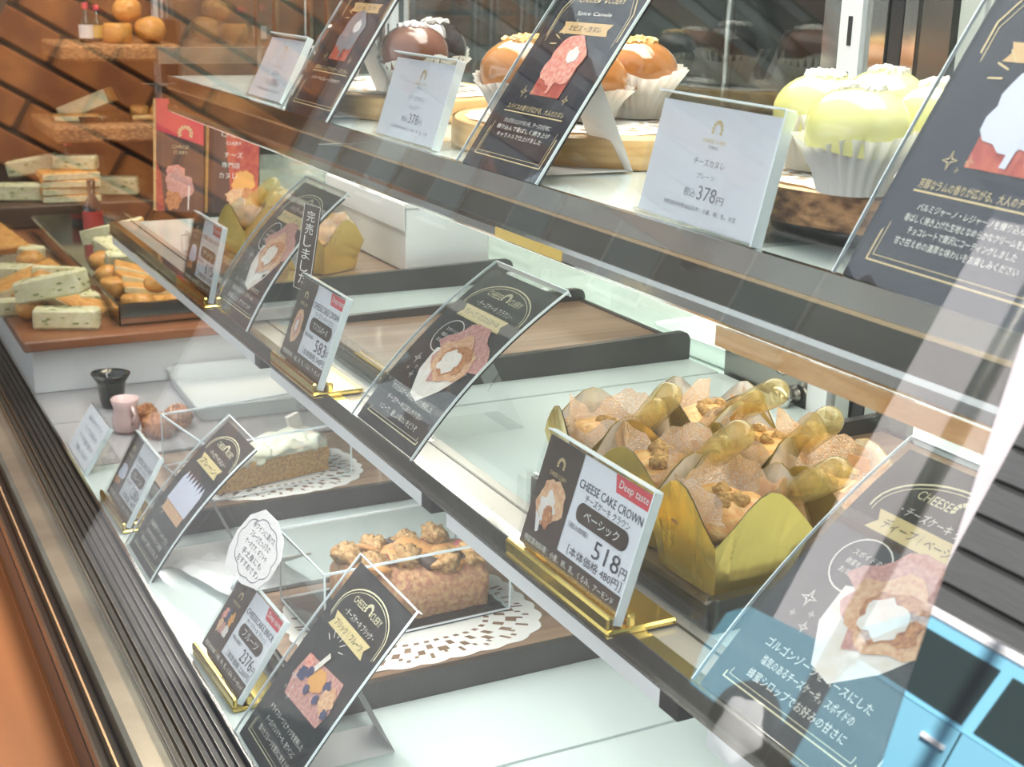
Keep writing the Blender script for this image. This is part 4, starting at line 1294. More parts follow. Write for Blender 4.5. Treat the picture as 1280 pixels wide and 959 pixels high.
obj('chocolate_stick', MB().box(-0.003, 0.003, 0.045, 0.058, 0.018, 0.036, mx=Matrix.Rotation(rad(18), 4, 'X')), M['p_cream'], t)
cover('clear acrylic box cover over the cheesecake slice', cx, cy, zt + 0.0014, 0.112, 0.145, 0.052, rz)

# ------------------------------------------------------------------ things on the deck
t = thing('serving_tray', 'shallow white melamine tray lying empty on the deck', 'tray', (-1.526, 0.480, D), rad(-2), 'white melamine trays')
def rrect(a, b, r, n=5):
    return [(sx_ * (a - r) + r * math.cos(q), sy_ * (b - r) + r * math.sin(q)) for sx_, sy_, q0 in ((1, 1, 0), (-1, 1, 90), (-1, -1, 180), (1, -1, 270)) for q in [rad(q0 + 90 * k / n) for k in range(n + 1)]]
def tray_mesh(a, b, h, r=0.016):
    rings = [(rrect(a * 0.88, b * 0.92, r * 0.8), 0.0005), (rrect(a * 0.92, b * 0.95, r), 0.001), (rrect(a * 0.98, b * 0.985, r), h), (rrect(a, b, r), h), (rrect(a, b, r), h - 0.0015), (rrect(a * 0.97, b * 0.975, r), h - 0.003), (rrect(a * 0.91, b * 0.94, r), 0.004), (rrect(a * 0.86, b * 0.90, r * 0.8), 0.003)]
    rings = [rings[0], rings[1], (rings[2][0], h - 0.003), rings[4], rings[3], rings[5], rings[6], rings[7]]
    vs, fs = [], []
    nn = len(rings[0][0])
    for pts, z in rings:
        vs += [(x, y, z) for x, y in pts]
    for i in range(len(rings) - 1):
        for k in range(nn):
            fs.append((i * nn + k, i * nn + (k + 1) % nn, (i + 1) * nn + (k + 1) % nn, (i + 1) * nn + k))
    fs.append(tuple(range(nn))[::-1])
    fs.append(tuple(range((len(rings) - 1) * nn, len(rings) * nn)))
    return MB().add(vs, fs, 0, False)
obj('tray_body', tray_mesh(0.090, 0.118, 0.020), M['white_gloss'], t)

t = thing('cup', 'small pink ceramic cup with folded rim beside the frosted card', 'cup', (-1.447, 0.283, D), 0)
obj('cup_body', MB().lathe([(0.010, 0.0005), (0.0135, 0.004), (0.0148, 0.014), (0.0125, 0.028), (0.0155, 0.038), (0.0150, 0.0385), (0.0118, 0.028), (0.0118, 0.022)], 24, cap0=True, cap1=True, rf=lambda a, q: 1 + 0.05 * q * math.sin(4 * a)), M['pink'], t)
obj('handle', MB().tube((0.013, 0.004, 0.032), (0.022, 0.006, 0.024), 0.002, 8).tube((0.022, 0.006, 0.024), (0.014, 0.004, 0.012), 0.002, 8), M['pink'], t)
t = thing('cup', 'black glazed cup behind the small pink cup', 'cup', (-1.545, 0.288, D), 0)
obj('cup_body', MB().lathe([(0.012, 0.0005), (0.014, 0.010), (0.016, 0.030), (0.022, 0.040), (0.021, 0.0405), (0.014, 0.030), (0.012, 0.016)], 24, cap0=True, cap1=True, rf=lambda a, q: 1 + 0.10 * q * math.sin(2 * a)), M['black_gl'], t)
obj('handle', MB().tube((-0.014, -0.004, 0.034), (-0.026, -0.006, 0.026), 0.002, 8).tube((-0.026, -0.006, 0.026), (-0.015, -0.004, 0.012), 0.002, 8), M['black_gl'], t)
for i, (x, y, r, lb_) in enumerate(((-1.475, 0.312, 0.0115, 'dark walnut in its shell touching the pink cup'), (-1.415, 0.311, 0.0150, 'round walnut in its shell nearest the cheesecake cover'), (-1.440, 0.338, 0.0150, 'walnut in its shell lying half open behind the other two'))):
    t = thing('walnut', lb_, 'walnut', (x, y, D + r * 0.82), i * 1.3, 'walnuts on the deck')
    mb = MB().blob((0, 0, 0), (r * 1.15, r, r * 0.92), i + 2, 0.22, 2.2, 20, fine=0.30, ffreq=9)
    obj('nut_shell', mb, M['shell'], t)
    sm_ = MB().lathe([(r * 1.02, -0.0008), (r * 1.06, 0.0), (r * 1.02, 0.0008)], 24, sx=1.14, mx=Matrix.Rotation(rad(70), 4, 'X'))
    obj('seam', sm_, M['walnut'], t)

# cream card leg and crumpled paper behind the tart menu card
t = thing('folded_card', 'cream slotted card folded behind the menu card with the white cake', 'card', (-1.030, 0.300, D), rad(0))
pts = [(0.0, 0.0), (0.045, -0.004), (0.058, 0.004), (0.058, 0.030), (0.045, 0.036), (0.0, 0.030)]
mx = Matrix.Rotation(rad(-38), 4, 'Y') @ Matrix.Rotation(rad(0), 4, 'X')
obj('card_panel', MB().prism(pts, 0.0, 0.0008, mx=Matrix.Translation((0, 0, 0.008)) @ Matrix.Rotation(rad(-28), 4, 'Y')), M['p_cream'], t)
obj('slot', MB().bbox(0.018, 0.040, 0.013, 0.018, 0.0008, 0.0012, 0.0001, mx=Matrix.Translation((0, 0, 0.008)) @ Matrix.Rotation(rad(-28), 4, 'Y')), M['ink_grey'], t)
pp = MB()
vs, fs = [], []
for i in range(9):
    for k in range(7):
        u, v = i / 8, k / 6
        z = 0.004 + 0.010 * abs(noise.noise(Vector((u * 3, v * 3, 2)))) + 0.010 * u * (1 - u)
        vs.append((-0.055 + 0.11 * u, -0.035 + 0.07 * v + 0.01 * u, z))
for i in range(8):
    for k in range(6):
        fs.append((i * 7 + k, (i + 1) * 7 + k, (i + 1) * 7 + k + 1, i * 7 + k + 1))
pp.add(vs, fs, 0, False)
tag(obj('paper_sheet', pp, M['paper'], None, (-1.020, 0.285, D), (0, 0, rad(12))), 'creased white paper lying under the cream slotted card', 'paper')

# paper box and posters at the far end of the middle shelf
t = thing('paper_box', 'white paper carton box lying at the back end of the middle shelf', 'box', (-1.262, 0.533, MZ + 0.0118), 0)
obj('box_body', MB().bbox(-0.104, 0.104, -0.043, 0.043, 0.0004, 0.060, 0.001), M['white'], t)
obj('box_lid', MB().bbox(-0.106, 0.106, -0.045, 0.045, 0.060, 0.066, 0.001).box(-0.106, 0.106, -0.046, -0.045, 0.040, 0.064), M['paper'], t)
obj('tape_strip', MB().box(-0.010, 0.010, -0.0455, 0.0455, 0.0661, 0.0665), M['p_cream'], t)

def poster(label, x, y, rz, w, h, lean, red):
    t = thing('poster', label, 'poster', (x, y, MZ + 0.0006), rz)
    b = bender(h, lean, lean)
    obj('poster_board', slab(b, 0, w, 0, h, -0.003, 0, 1), M['card_brown'], t)
    e = slab(b, -0.0035, 0, 0, h, -0.003, 0.0004, 1)
    e.mi = [0] * len(e.f)
    obj('poster_edge', e, M['board'], t)
    f = Flat(b)
    if red:
        f.poly([(0, h * 0.72), (w, h * 0.60), (w, h), (0, h)], M['ink_red'], 0.0004)
        f.logo(w * 0.62, h * 0.70, w * 0.16, M['ink_gold'], 0.0006)
        f.text('CHEESE', w * 0.52, h * 0.58, w * 0.36, h * 0.03, M['ink_gold'], 0.0006)
        f.text('CUERY', w * 0.52, h * 0.53, w * 0.30, h * 0.03, M['ink_gold'], 0.0006)
        f.poly([(0, h * 0.0), (w * 0.18, h * 0.0), (w * 0.10, h * 0.35), (0, h * 0.45)], M['p_red'], 0.0004)
        f.ell(w * 0.42, h * 0.36, w * 0.20, h * 0.06, M['p_pink'], 0.0005, wob=0.3)
        f.ell(w * 0.50, h * 0.24, w * 0.30, h * 0.13, M['p_pink2'], 0.0006, wob=0.4, seed=4)
        f.ell(w * 0.36, h * 0.10, w * 0.16, h * 0.09, M['p_cake2'], 0.0007, wob=0.4, seed=7)
        f.line([(w * 0.68, h * 0.02), (w * 0.70, h * 0.24)], w * 0.03, M['p_cream'], 0.0008)
    else:
        f.poly([(w * 0.5, 0), (w, 0), (w, h), (w * 0.3, h)], M['p_red'], 0.0003)
        f.logo(w * 0.5, h * 0.92, w * 0.10, M['ink_white'], 0.0006, 5)
        f.text('CHEESE', w * 0.5, h * 0.83, w * 0.5, h * 0.05, M['ink_white'], 0.0006)
        f.text('CUERY', w * 0.5, h * 0.74, w * 0.3, h * 0.035, M['ink_white'], 0.0006)
        for i, s_ in enumerate(('チーズ', '専門店', 'カヌレ')):
            f.text(s_, w * (0.50 - 0.05 * i), h * (0.62 - 0.11 * i), w * 0.36, h * 0.06, M['ink_white'], 0.0006)
        f.ell(w * 0.70, h * 0.34, w * 0.22, h * 0.13, M['p_orange'], 0.0005, wob=0.4, seed=3)
        f.ell(w * 0.62, h * 0.17, w * 0.26, h * 0.12, M['p_cake'], 0.0006, wob=0.5, seed=8)
        f.ell(w * 0.80, h * 0.22, w * 0.12, h * 0.07, M['p_cake2'], 0.0007, wob=0.5, seed=2)
    f.build('poster_print', t)
poster('dark poster board with a bright red top standing at the end of the middle shelf', -1.645, 0.372, rad(52), 0.060, 0.132, rad(6), True)
poster('dark brown poster board with white lettering and printed pastries beside the red one', -1.612, 0.425, rad(50), 0.064, 0.112, rad(8), False)

# ------------------------------------------------------------------ cheese display at the far end of the case
t = thing('display_block', 'white block with a red-brown wooden top carrying the heaps of cheese', 'display block', (-2.10, 0.40, D))
obj('block_body', MB().bbox(-0.50, 0.475, -0.185, 0.195, 0.0004, 0.057, 0.001), M['white'], t)
obj('wood_top', MB().bbox(-0.50, 0.498, -0.197, 0.197, 0.0574, 0.070, 0.002), M['red_wood'], t)
ZB = D + 0.0702
t = thing('steel_tray', 'long shallow mirror-steel tray holding orange cheese slices on the wooden top', 'tray', (-1.975, 0.392, ZB))
w, d, h = 0.335, 0.072, 0.026
mb = MB().box(-w, w, -d, d, 0.0003, 0.0015).box(-w, w, -d, -d + 0.0015, 0, h).box(-w, w, d - 0.0015, d, 0, h).box(-w, -w + 0.0015, -d, d, 0, h).box(w - 0.0015, w, -d, d, 0, h)
obj('tray_pan', mb, M['steel'], t)
obj('tray_rim', MB().box(-w - 0.003, w + 0.003, -d - 0.003, -d + 0.0015, h, h + 0.001).box(-w - 0.003, w + 0.003, d - 0.0015, d + 0.003, h, h + 0.001).box(w - 0.0015, w + 0.003, -d, d, h, h + 0.001).box(-w - 0.003, -w + 0.0015, -d, d, h, h + 0.001), M['steel'], t)
t = thing('wall_shelf_unit', 'dark wooden backboard with two rough shelves of cheese beyond the steel tray', 'shelf', (-2.60, 0.42, D))
obj('back_panel', MB().box(-0.02, 0.0, -0.20, 0.19, 0.0004, 0.56), M['dark_wood'], t)
obj('side_panel', MB().box(0.0, 0.16, 0.182, 0.188, 0.0004, 0.40), M['dark_wood'], t)
for z, y0, y1, x1 in ((0.205, -0.045, 0.18, 0.24), (0.335, -0.02, 0.18, 0.20)):
    b = MB().bbox(0.0, x1, y0, y1, z, z + 0.026, 0.004)
    b.v = [(x + 0.006 * noise.noise(Vector((x, y, z_)) * 40), y + 0.006 * noise.noise(Vector((x, y, z_)) * 33), z_) for x, y, z_ in b.v]
    obj('shelf_board', b, M['bark'], t)
obj('step_block', MB().bbox(0.0, 0.26, -0.16, 0.18, 0.0704, 0.108, 0.003), M['dark_wood'], t)

def cheese(kind, label, x, y, z, rz=0.0, tilt=0.0, s=1.0, seed=0, group=None, roll=0.0):
    t = thing('cheese_piece', label, 'cheese', (x, y, z), 0, group)
    mx = Matrix.Rotation(rz, 4, 'Z') @ Matrix.Rotation(tilt, 4, 'Y') @ Matrix.Rotation(roll, 4, 'X')
    rnd = random.Random(seed * 13 + 5)
    if kind == 'bar':
        L_, w_, h_ = 0.040 * s, 0.014 * s, 0.013 * s
        mb = MB().bbox(-L_, L_, -w_, w_, 0, h_ * 2, 0.003)
        mb.v = [tuple(Vector(v) + Vector([0.002 * noise.noise(Vector(v) * 50 + Vector((seed, i, 0))) for i in range(3)])) for v in mb.v]
        mb.v = [tuple(mx @ Vector(v)) for v in mb.v]
        obj('cheese_body', mb, M['herb'], t)
        fk = MB()
        for k in range(14):
            a, b, q = rnd.uniform(-0.9, 0.9) * L_, rnd.uniform(-0.8, 0.8) * w_, rnd.uniform(0.001, 0.0024)
            if k % 2:
                fk.box(a - q * 1.6, a + q * 1.6, b - q * 0.6, b + q * 0.6, h_ * 2 - 0.0004, h_ * 2 + 0.0004, mx=mx)
            else:
                zz_ = rnd.uniform(0.2, 0.8) * h_ * 2
                fk.box(a - q * 1.6, a + q * 1.6, -w_ - 0.0006, -w_ + 0.0004, zz_ - q * 0.6, zz_ + q * 0.6, mx=mx)
                fk.box(L_ - 0.0004, L_ + 0.0006, b - q, b + q, zz_ - q * 0.6, zz_ + q * 0.6, mx=mx)
        o = obj('herb_fleck', fk, M['fleck'], t)
        o['kind'] = 'stuff'
    elif kind == 'ball':
        mb = MB().blob((0, 0, 0.015 * s), (0.018 * s, 0.018 * s, 0.0155 * s), seed, 0.12, 1.6, 12)
        mb.v = [tuple(mx @ Vector(v)) for v in mb.v]
        obj('cheese_body', mb, M['smoked'], t)
    elif kind == 'slice':
        mb = MB().bbox(-0.034 * s, 0.034 * s, -0.022 * s, 0.022 * s, 0, 0.009 * s, 0.002, mx=mx)
        obj('cheese_body', mb, M['biscuit'], t)
        obj('rind', MB().bbox(-0.0345 * s, 0.0345 * s, -0.0225 * s, -0.0215 * s, 0.001, 0.008 * s, 0.0003, mx=mx), M['herb'], t)
    elif kind == 'drum':
        mb = MB().lathe([(0.014 * s, 0), (0.0165 * s, 0.003), (0.0165 * s, 0.019 * s), (0.014 * s, 0.022 * s)], 20, cap0=True, cap1=True, mx=mx)
        obj('cheese_body', mb, M['smoked'], t)
    elif kind == 'wedge':
        mb = MB().prism([(-0.045 * s, -0.004), (0.045 * s, -0.020 * s), (0.050 * s, 0.0), (0.045 * s, 0.022 * s)], 0, 0.022 * s, mx=mx)
        obj('cheese_body', mb, M['herb'], t)
        obj('rind', MB().prism([(0.0452 * s, -0.020 * s), (0.0515 * s, 0.0), (0.0452 * s, 0.022 * s)], 0.0004, 0.0216 * s, mx=mx), M['biscuit'], t)
    return t
GB = 'cheese heaped on the wooden top'
R = rad
spec = [
    ('bar', 'pale herb-flecked cheese bar lying flat at the near corner of the wooden top', -1.655, 0.262, ZB, R(70), 0, .95),
    ('bar', 'pale herb-flecked cheese bar tilted across the heap on the wooden top', -1.690, 0.255, ZB + .030, R(52), R(-14), 1.1),
    ('bar', 'long pale cheese bar sloping down the back of the near heap', -1.80, 0.275, ZB + .016, R(150), R(12), 1.15),
    ('bar', 'short pale cheese bar at the glass side of the near heap', -1.745, 0.222, ZB, R(85), 0, .8),
    ('bar', 'pale cheese bar lying near the rim of the steel tray', -1.760, 0.298, ZB, R(10), 0, .9),
    ('ball', 'smooth orange smoked cheese ball on top of the near heap', -1.745, 0.250, ZB + .022, 0, 0, 1.0),
    ('ball', 'orange smoked cheese ball at the foot of the near heap', -1.715, 0.228, ZB, 0, 0, .95),
    ('slice', 'broad orange smoked cheese slab leaning in the middle of the near heap', -1.725, 0.285, ZB + .010, R(40), R(18), 1.2),
    ('slice', 'orange cheese slab resting behind the near heap', -1.86, 0.262, ZB, R(120), R(-6), 1.2),
    ('slice', 'orange cheese slab stacked on the slab behind the near heap', -1.875, 0.250, ZB + .011, R(95), R(-20), 1.3),
    ('bar', 'pale cheese bar halfway along the glass side of the wooden top', -1.930, 0.232, ZB, R(60), 0, 1.0),
    ('ball', 'small orange ball of cheese between the far bars on the wooden top', -1.985, 0.270, ZB, 0, 0, 1.1),
    ('bar', 'pale cheese bar lying farthest along the wooden top', -2.060, 0.262, ZB, R(35), 0, 1.1),
    ('slice', 'orange slab propped on the farthest pale cheese bar', -2.075, 0.238, ZB + .030, R(20), R(14), 1.3),
]
for i, (k, lb_, x, y, z, rz, ti, s_) in enumerate(spec):
    cheese(k, lb_, x, y, z, rz, ti, s_, i + 1, GB)
ZS = ZB + 0.0018
GS = 'cheese in the long steel tray'
spec = [
    ('ball', 'round orange cheese ball at the near end of the steel tray', -1.680, 0.358, ZS, 0, 0, .9),
    ('ball', 'second round orange cheese ball at the near end of the tray, towards the shelf', -1.668, 0.395, ZS, 0, 0, .9),
    ('ball', 'orange cheese ball topping the two near-end balls in the tray', -1.690, 0.378, ZS + .024, 0, 0, .85),
    ('drum', 'little orange cheese drum in the tray corner beside the pale bar', -1.705, 0.350, ZS, 0, 0, .9),
    ('slice', 'orange cheese slice lying flat behind the balls in the tray', -1.735, 0.388, ZS, R(80), 0, 1.0),
    ('slice', 'orange cheese slice overlapping the flat one behind the tray balls', -1.765, 0.385, ZS + .009, R(85), R(8), 1.0),
    ('slice', 'third orange cheese slice up the leaning row in the tray', -1.800, 0.385, ZS + .014, R(92), R(14), 1.0),
    ('slice', 'fourth orange cheese slice up the leaning row in the tray', -1.835, 0.388, ZS + .018, R(80), R(16), 1.0),
    ('drum', 'orange cheese drum lying beside the leaning row in the tray', -1.790, 0.345, ZS, R(30), 0, 1.1),
    ('ball', 'orange cheese ball beside the upright block in the tray', -1.850, 0.350, ZS, 0, 0, 1.0),
    ('bar', 'upright orange-edged pale cheese bar standing in the middle of the tray', -1.900, 0.372, ZS, R(10), R(-75), .9),
    ('bar', 'pale cheese bar along the glass side of the tray beyond the upright one', -1.990, 0.385, ZS + 0.004, R(4), 0, 1.2),
    ('ball', 'orange cheese ball resting under the far pale bar in the tray', -1.950, 0.360, ZS, 0, 0, 1.0),
    ('bar', 'pale cheese bar on the shelf side near the rim of the tray', -1.722, 0.432, ZS, R(5), 0, .8),
    ('wedge', 'pale cheese wedge leaning on the shelf-side rim of the tray', -2.080, 0.404, ZS + .022, R(70), R(-12), 1.0),
    ('wedge', 'pale cheese wedge lowest by the shelf-side rim of the tray', -2.060, 0.415, ZS, R(30), 0, 1.0),
]
for i, (k, lb_, x, y, z, rz, ti, s_) in enumerate(spec):
    cheese(k, lb_, x, y, z, rz, ti, s_, i + 31, GS)
GD = 'cheese on the dark step behind the tray'
ZD = D + 0.1085
spec = [
    ('slice', 'orange cheese slice at the bottom of the tall stack on the dark step', -2.380, 0.395, ZD, R(88), 0, 1.35),
    ('slice', 'orange cheese slice second from the bottom of the tall stack', -2.382, 0.392, ZD + .0124, R(94), 0, 1.35),
    ('slice', 'orange cheese slice in the middle of the tall stack', -2.378, 0.396, ZD + .0248, R(86), 0, 1.35),
    ('slice', 'orange cheese slice second from the top of the tall stack', -2.380, 0.394, ZD + .0372, R(92), 0, 1.35),
    ('bar', 'pale cheese bar lying on top of the tall orange stack', -2.390, 0.410, ZD + .0498, R(60), 0, .9),
    ('bar', 'pale cheese bar lying at the glass side of the dark step', -2.400, 0.318, ZD, R(75), 0, 1.1),
    ('bar', 'pale cheese bar tipped up behind the tall orange stack', -2.500, 0.360, ZD + .030, R(70), R(-10), 1.1),
    ('bar', 'pale cheese bar beyond the bottle label on the dark step', -2.420, 0.470, ZD, R(70), 0, 1.2),
]
for i, (k, lb_, x, y, z, rz, ti, s_) in enumerate(spec):
    cheese(k, lb_, x, y, z, rz, ti, s_, i + 61, GD)
def bottle(label, x, y, z, s, body, lab, group='small bottles among the cheese'):
    t = thing('bottle', label, 'bottle', (x, y, z), 0, group)
    obj('bottle_body', MB().lathe([(0.014 * s, 0.0), (0.016 * s, 0.004), (0.016 * s, 0.045 * s), (0.006 * s, 0.062 * s), (0.006 * s, 0.080 * s)], 16, cap0=True, cap1=True), M[body], t)
    obj('bottle_label', MB().lathe([(0.0163 * s, 0.010 * s), (0.0163 * s, 0.040 * s)], 16), M[lab], t)
    obj('bottle_cap', MB().lathe([(0.0068 * s, 0.074 * s), (0.0068 * s, 0.088 * s)], 12, cap1=True), M[('ink_red' if body != 'black_gl' else 'black')], t)
bottle('small dark bottle with red and white label beside the steel tray', -2.255, 0.408, ZB, 1.0, 'black_gl', 'label_r')
bottle('tiny bottle with green and white label on top of the far cheese', -2.520, 0.420, ZD + .0, 1.0, 'bottle_g', 'p_white')
ZW1, ZW2 = D + 0.2312, D + 0.3612
t = thing('grater', 'small steel grater lying on the lower rough shelf', 'grater', (-2.42, 0.470, ZW1))
obj('grater_plate', MB().box(-0.012, 0.012, -0.045, 0.045, 0.004, 0.006, mx=Matrix.Rotation(rad(20), 4, 'Y')), M['steel'], t)
tm = MB()
for i in range(12):
    for k in range(3):
        tm.box(-0.007 + 0.005 * k, -0.005 + 0.005 * k, -0.038 + 0.0065 * i, -0.035 + 0.0065 * i, 0.006, 0.0066, mx=Matrix.Rotation(rad(20), 4, 'Y'))
o = obj('grater_holes', tm, M['black'], t)
o['kind'] = 'stuff'
obj('handle', MB().tube((0.0, 0.045, 0.006), (0.0, 0.085, 0.007), 0.005, 8), M['board'], t)
GW = 'cheese on the rough wall shelves'
for i, (k, lb_, x, y, z, rz, ti, s_) in enumerate((
        ('wedge', 'pale cheese wedge tilted behind the grater', -2.500, 0.455, ZW1 + .012, R(60), R(-22), 1.1),
        ('slice', 'pale orange slab under the tilted wedge on the lower rough shelf', -2.470, 0.430, ZW1, R(85), 0, 1.1),
        ('drum', 'small orange cheese drum beside the grater handle', -2.480, 0.540, ZW1, 0, 0, 1.0),
        ('ball', 'orange cheese ball at the end of the lower rough shelf', -2.470, 0.572, ZW1, 0, 0, .9),
        ('drum', 'golden cheese drum in the middle of the upper rough shelf', -2.460, 0.505, ZW2, 0, 0, 1.5),
        ('ball', 'large golden cheese ball at the end of the upper rough shelf', -2.455, 0.560, ZW2, 0, 0, 1.5),
        ('ball', 'golden cheese ball balanced on the upper rough shelf', -2.490, 0.530, ZW2 + .033, 0, 0, 1.4))):
    cheese(k, lb_, x, y, z, rz, ti, s_, i + 81, GW)
bottle('small clear bottle with white label on the upper rough shelf', -2.470, 0.455, ZW2, .75, 'bottle_g', 'p_white')
bottle('little yellow-labelled jar behind the clear bottle on the upper rough shelf', -2.505, 0.480, ZW2, .7, 'bottle_g', 'label_y')

# ------------------------------------------------------------------ behind the case
t = thing('back_counter', 'pale worktop behind the rear glass doors of the case', 'counter', (-1.1, 0.90, 0))
obj('worktop', MB().bbox(-1.3, 0.9, -0.272, 0.25, 0.955, 0.985, 0.003), M['shelf'], t)
obj('counter_body', MB().box(-1.28, 0.88, -0.25, 0.24, 0.0, 0.955), M['steel_dull'], t)
t = thing('serving_tray', 'shallow white melamine tray on the worktop behind the case', 'tray', (-0.935, 0.735, 0.985), rad(3), 'white melamine trays')
obj('tray_body', tray_mesh(0.085, 0.062, 0.018), M['white_gloss'], t)
t = thing('wire_rack', 'tall steel wire rack standing against the kitchen wall', 'rack', (-2.70, 1.55, 0), rad(90))
for x in (-0.55, 0.55):
    for y in (-0.2, 0.2):
        obj('rack_post', MB().tube((x, y, 0), (x, y, 2.1), 0.014, 8), M['steel'], t)
for z in (0.5, 1.0, 1.45, 1.9):
    mb = MB()
    for k in range(12):
        y = -0.2 + 0.4 * k / 11
        mb.tube((-0.55, y, z), (0.55, y, z), 0.003, 5)
    mb.tube((-0.55, -0.2, z - 0.04), (0.55, -0.2, z - 0.04), 0.005, 5)
    obj('rack_shelf', mb, M['steel'], t)
rnd = random.Random(5)
for i, (x, lb_, mm) in enumerate(((1.20, 'white kitchen tub on the wire rack', 'white'), (1.55, 'brown wooden tub on the wire rack', 'board'), (1.92, 'steel bin on the wire rack', 'steel_dull'))):
    t = thing('storage_tub', lb_, 'tub', (-2.70, x, 1.457))
    obj('tub_body', MB().lathe([(0.10, 0), (0.13, 0.17), (0.135, 0.18)], 20, cap0=True, cap1=True), M[mm], t)
    obj('tub_rim', MB().lathe([(0.14, 0.17), (0.14, 0.185), (0.125, 0.186)], 20), M[mm], t)
t = thing('kitchen_cabinet', 'white upright cabinet standing at the back of the kitchen', 'cabinet', (-2.30, 2.45, 0))
obj('cabinet_body', MB().bbox(-0.20, 0.20, -0.28, 0.33, 0.0, 2.0, 0.004), M['wall_w'], t)
for s_ in (-1, 1):
    dd = obj('door', MB().bbox(min(s_ * 0.005, s_ * 0.19), max(s_ * 0.005, s_ * 0.19), -0.296, -0.281, 0.06, 1.95, 0.002), M['white'], t)
    obj('handle', MB().box(s_ * 0.03 - 0.006, s_ * 0.03 + 0.006, -0.312, -0.296, 0.95, 1.15), M['steel'], dd)

# ------------------------------------------------------------------ across the street (mirrored in the glass)
SZ = -0.45
t = thing('apartment_house', 'pale lilac plastered house across the street from the shop', 'house', (-4.0, -9.2, SZ))
obj('house_wall', MB().box(-5.5, 9.0, -2.0, 0.0, 0.0, 5.2), M['plaster'], t)
for k in range(3):
    x = -0.6 + 2.4 * k
    wn = obj('window', MB().box(x, x + 1.2, 0.0, 0.06, 1.5, 2.7), M['white'], t)
    obj('pane', MB().box(x + 0.07, x + 1.13, 0.06, 0.07, 1.57, 2.63), M['car_glass'], wn)
sh = obj('shutter', MB().box(-3.95, -1.2, 0.0, 0.05, 0.3, 3.3), M['facade'], t)
for k in range(9):
    obj('slat', MB().bbox(-3.93, -1.22, 0.05, 0.08, 0.32 + 0.33 * k, 0.60 + 0.33 * k, 0.01), M['steel_dull'], sh)
obj('roof_edge', MB().box(-5.7, 9.2, -2.2, 0.25, 5.2, 5.4), M['facade'], t)
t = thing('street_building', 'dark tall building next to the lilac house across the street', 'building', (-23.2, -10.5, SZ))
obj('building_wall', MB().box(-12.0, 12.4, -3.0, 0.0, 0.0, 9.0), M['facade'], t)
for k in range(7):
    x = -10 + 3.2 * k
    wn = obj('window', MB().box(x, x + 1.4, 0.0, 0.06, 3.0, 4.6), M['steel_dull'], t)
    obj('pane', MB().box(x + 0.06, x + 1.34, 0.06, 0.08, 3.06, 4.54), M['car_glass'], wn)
t = thing('street_pole', 'slender grey pole on the pavement in front of the lilac house', 'pole', (-3.58, -3.5, SZ))
obj('pole_shaft', MB().tube((0, 0, 0), (0, 0, 4.5), 0.045, 12), M['steel_dull'], t)
obj('pole_cap', MB().lathe([(0.05, 4.5), (0.03, 4.55)], 12, cap1=True), M['steel_dull'], t)

t = thing('car', 'small light blue car with a white roof parked across the street', 'car', (-4.6, -6.22, SZ), 0)
prof = [(-1.65, 0.32), (-1.70, 0.55), (-1.66, 0.82), (-1.50, 0.93), (-0.95, 0.98), (1.42, 1.00), (1.66, 0.95), (1.70, 0.60), (1.66, 0.32)]
w = 0.72
def side_extrude(prof, w0, w1, m=0):
    mb = MB()
    n = len(prof)
    vs = [(x, -w0, z) for x, z in prof] + [(x, w0, z) for x, z in prof]
    fs = [tuple(range(n)), tuple(range(n, 2 * n))[::-1]] + [(i, n + i, n + (i + 1) % n, (i + 1) % n) for i in range(n)]
    return mb.add(vs, fs, m)
obj('body', side_extrude(prof, w, w), M['car'], t)
cab = [(-0.92, 0.985), (-0.50, 1.38), (-0.35, 1.42), (1.30, 1.42), (1.50, 1.0)]
n = len(cab)
mb = MB()
mb.add([(x, -w + 0.02 + (z - 0.98) * 0.2, z) for x, z in cab] + [(x, w - 0.02 - (z - 0.98) * 0.2, z) for x, z in cab], [tuple(range(n)), tuple(range(n, 2 * n))[::-1]] + [(i, n + i, n + (i + 1) % n, (i + 1) % n) for i in range(n)])
obj('cabin', mb, M['car'], t)
obj('roof', MB().bbox(-0.48, 1.36, -w + 0.10, w - 0.10, 1.415, 1.48, 0.02), M['car_white'], t)
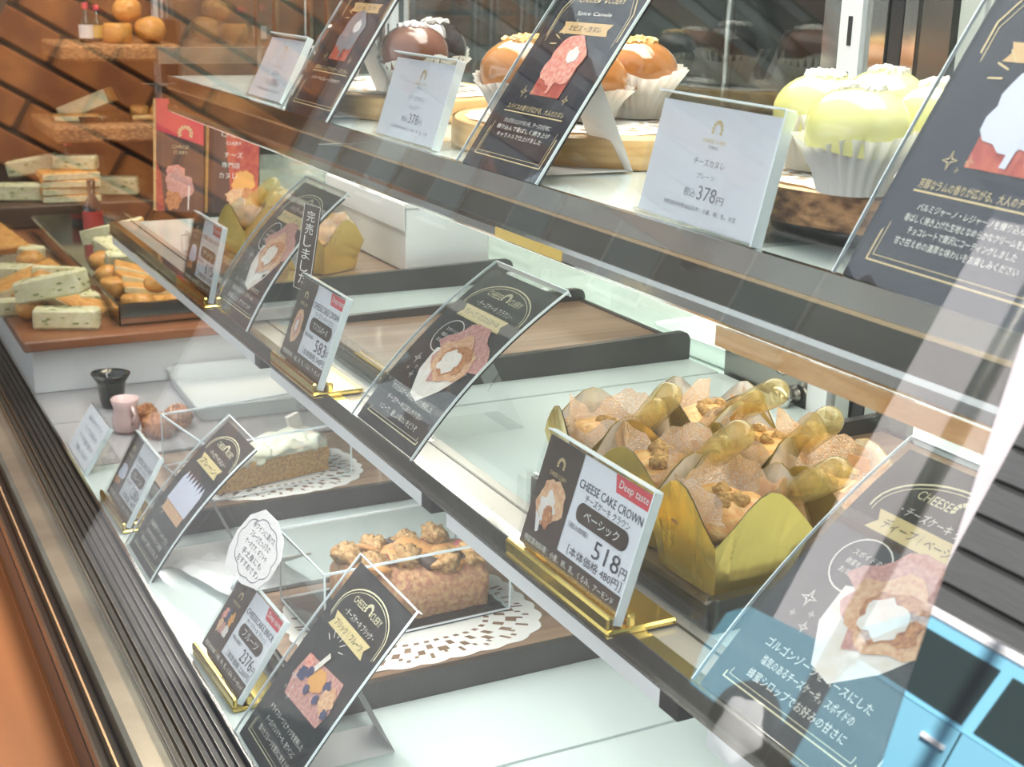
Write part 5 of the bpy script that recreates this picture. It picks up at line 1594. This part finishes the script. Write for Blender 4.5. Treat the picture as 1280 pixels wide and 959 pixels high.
for s_ in (-1, 1):
    for (a, b, a2, b2) in ((-0.72, 0.18, -0.44, 0.18), (0.26, 1.36, 0.26, 1.22)):
        yy = lambda z: s_ * (w - 0.015 - (z - 0.98) * 0.2)
        mb = MB().add([(a, yy(1.02), 1.02), (b, yy(1.02), 1.02), (b2, yy(1.36), 1.36), (a2, yy(1.36), 1.36)], [(0, 1, 2, 3)])
        obj('side_window', mb, M['car_glass'], t)
    for a in (-1.08, 1.08):
        wh = obj('wheel', MB().lathe([(0.10, -0.08), (0.28, -0.09), (0.30, -0.05), (0.30, 0.05), (0.28, 0.09), (0.10, 0.08)], 24, cap0=True, cap1=True, mx=Matrix.Translation((a, s_ * (w - 0.06), 0.30)) @ Matrix.Rotation(rad(90), 4, 'X')), M['tyre'], t)
        obj('hubcap', MB().lathe([(0.19, 0.0), (0.17, 0.02), (0.05, 0.03)], 5 * 4, cap1=True, rf=lambda q, z: 1 + 0.12 * math.cos(5 * q), mx=Matrix.Translation((a, s_ * (w + 0.03), 0.30)) @ Matrix.Rotation(rad(-90 * s_), 4, 'X')), M['car_white'], wh)
    obj('door_seam', MB().box(0.215, 0.225, s_ * w - 0.003, s_ * w + 0.003, 0.36, 0.99), M['black'], t)
    for a in (0.02, 1.10):
        obj('door_handle', MB().bbox(a, a + 0.16, s_ * w - 0.01, s_ * w + 0.025, 0.86, 0.89, 0.005), M['car_white'], t)
    obj('door_mirror', MB().bbox(-0.70, -0.58, s_ * (w + 0.02) - 0.02, s_ * (w + 0.14) + 0.02 if s_ > 0 else s_ * (w + 0.02) + 0.02, 1.00, 1.13, 0.02) if s_ > 0 else MB().bbox(-0.70, -0.58, -(w + 0.16), -w, 1.00, 1.13, 0.02), M['car_white'], t)
obj('windscreen', MB().add([(-0.90, -w + 0.10, 1.02), (-0.90, w - 0.10, 1.02), (-0.52, w - 0.16, 1.375), (-0.52, -w + 0.16, 1.375)], [(0, 1, 2, 3)]), M['car_glass'], t)
for s_ in (-1, 1):
    obj('headlight', MB().blob((-1.60, s_ * 0.50, 0.75), (0.08, 0.11, 0.11), 1, 0.0), M['p_white'], t)
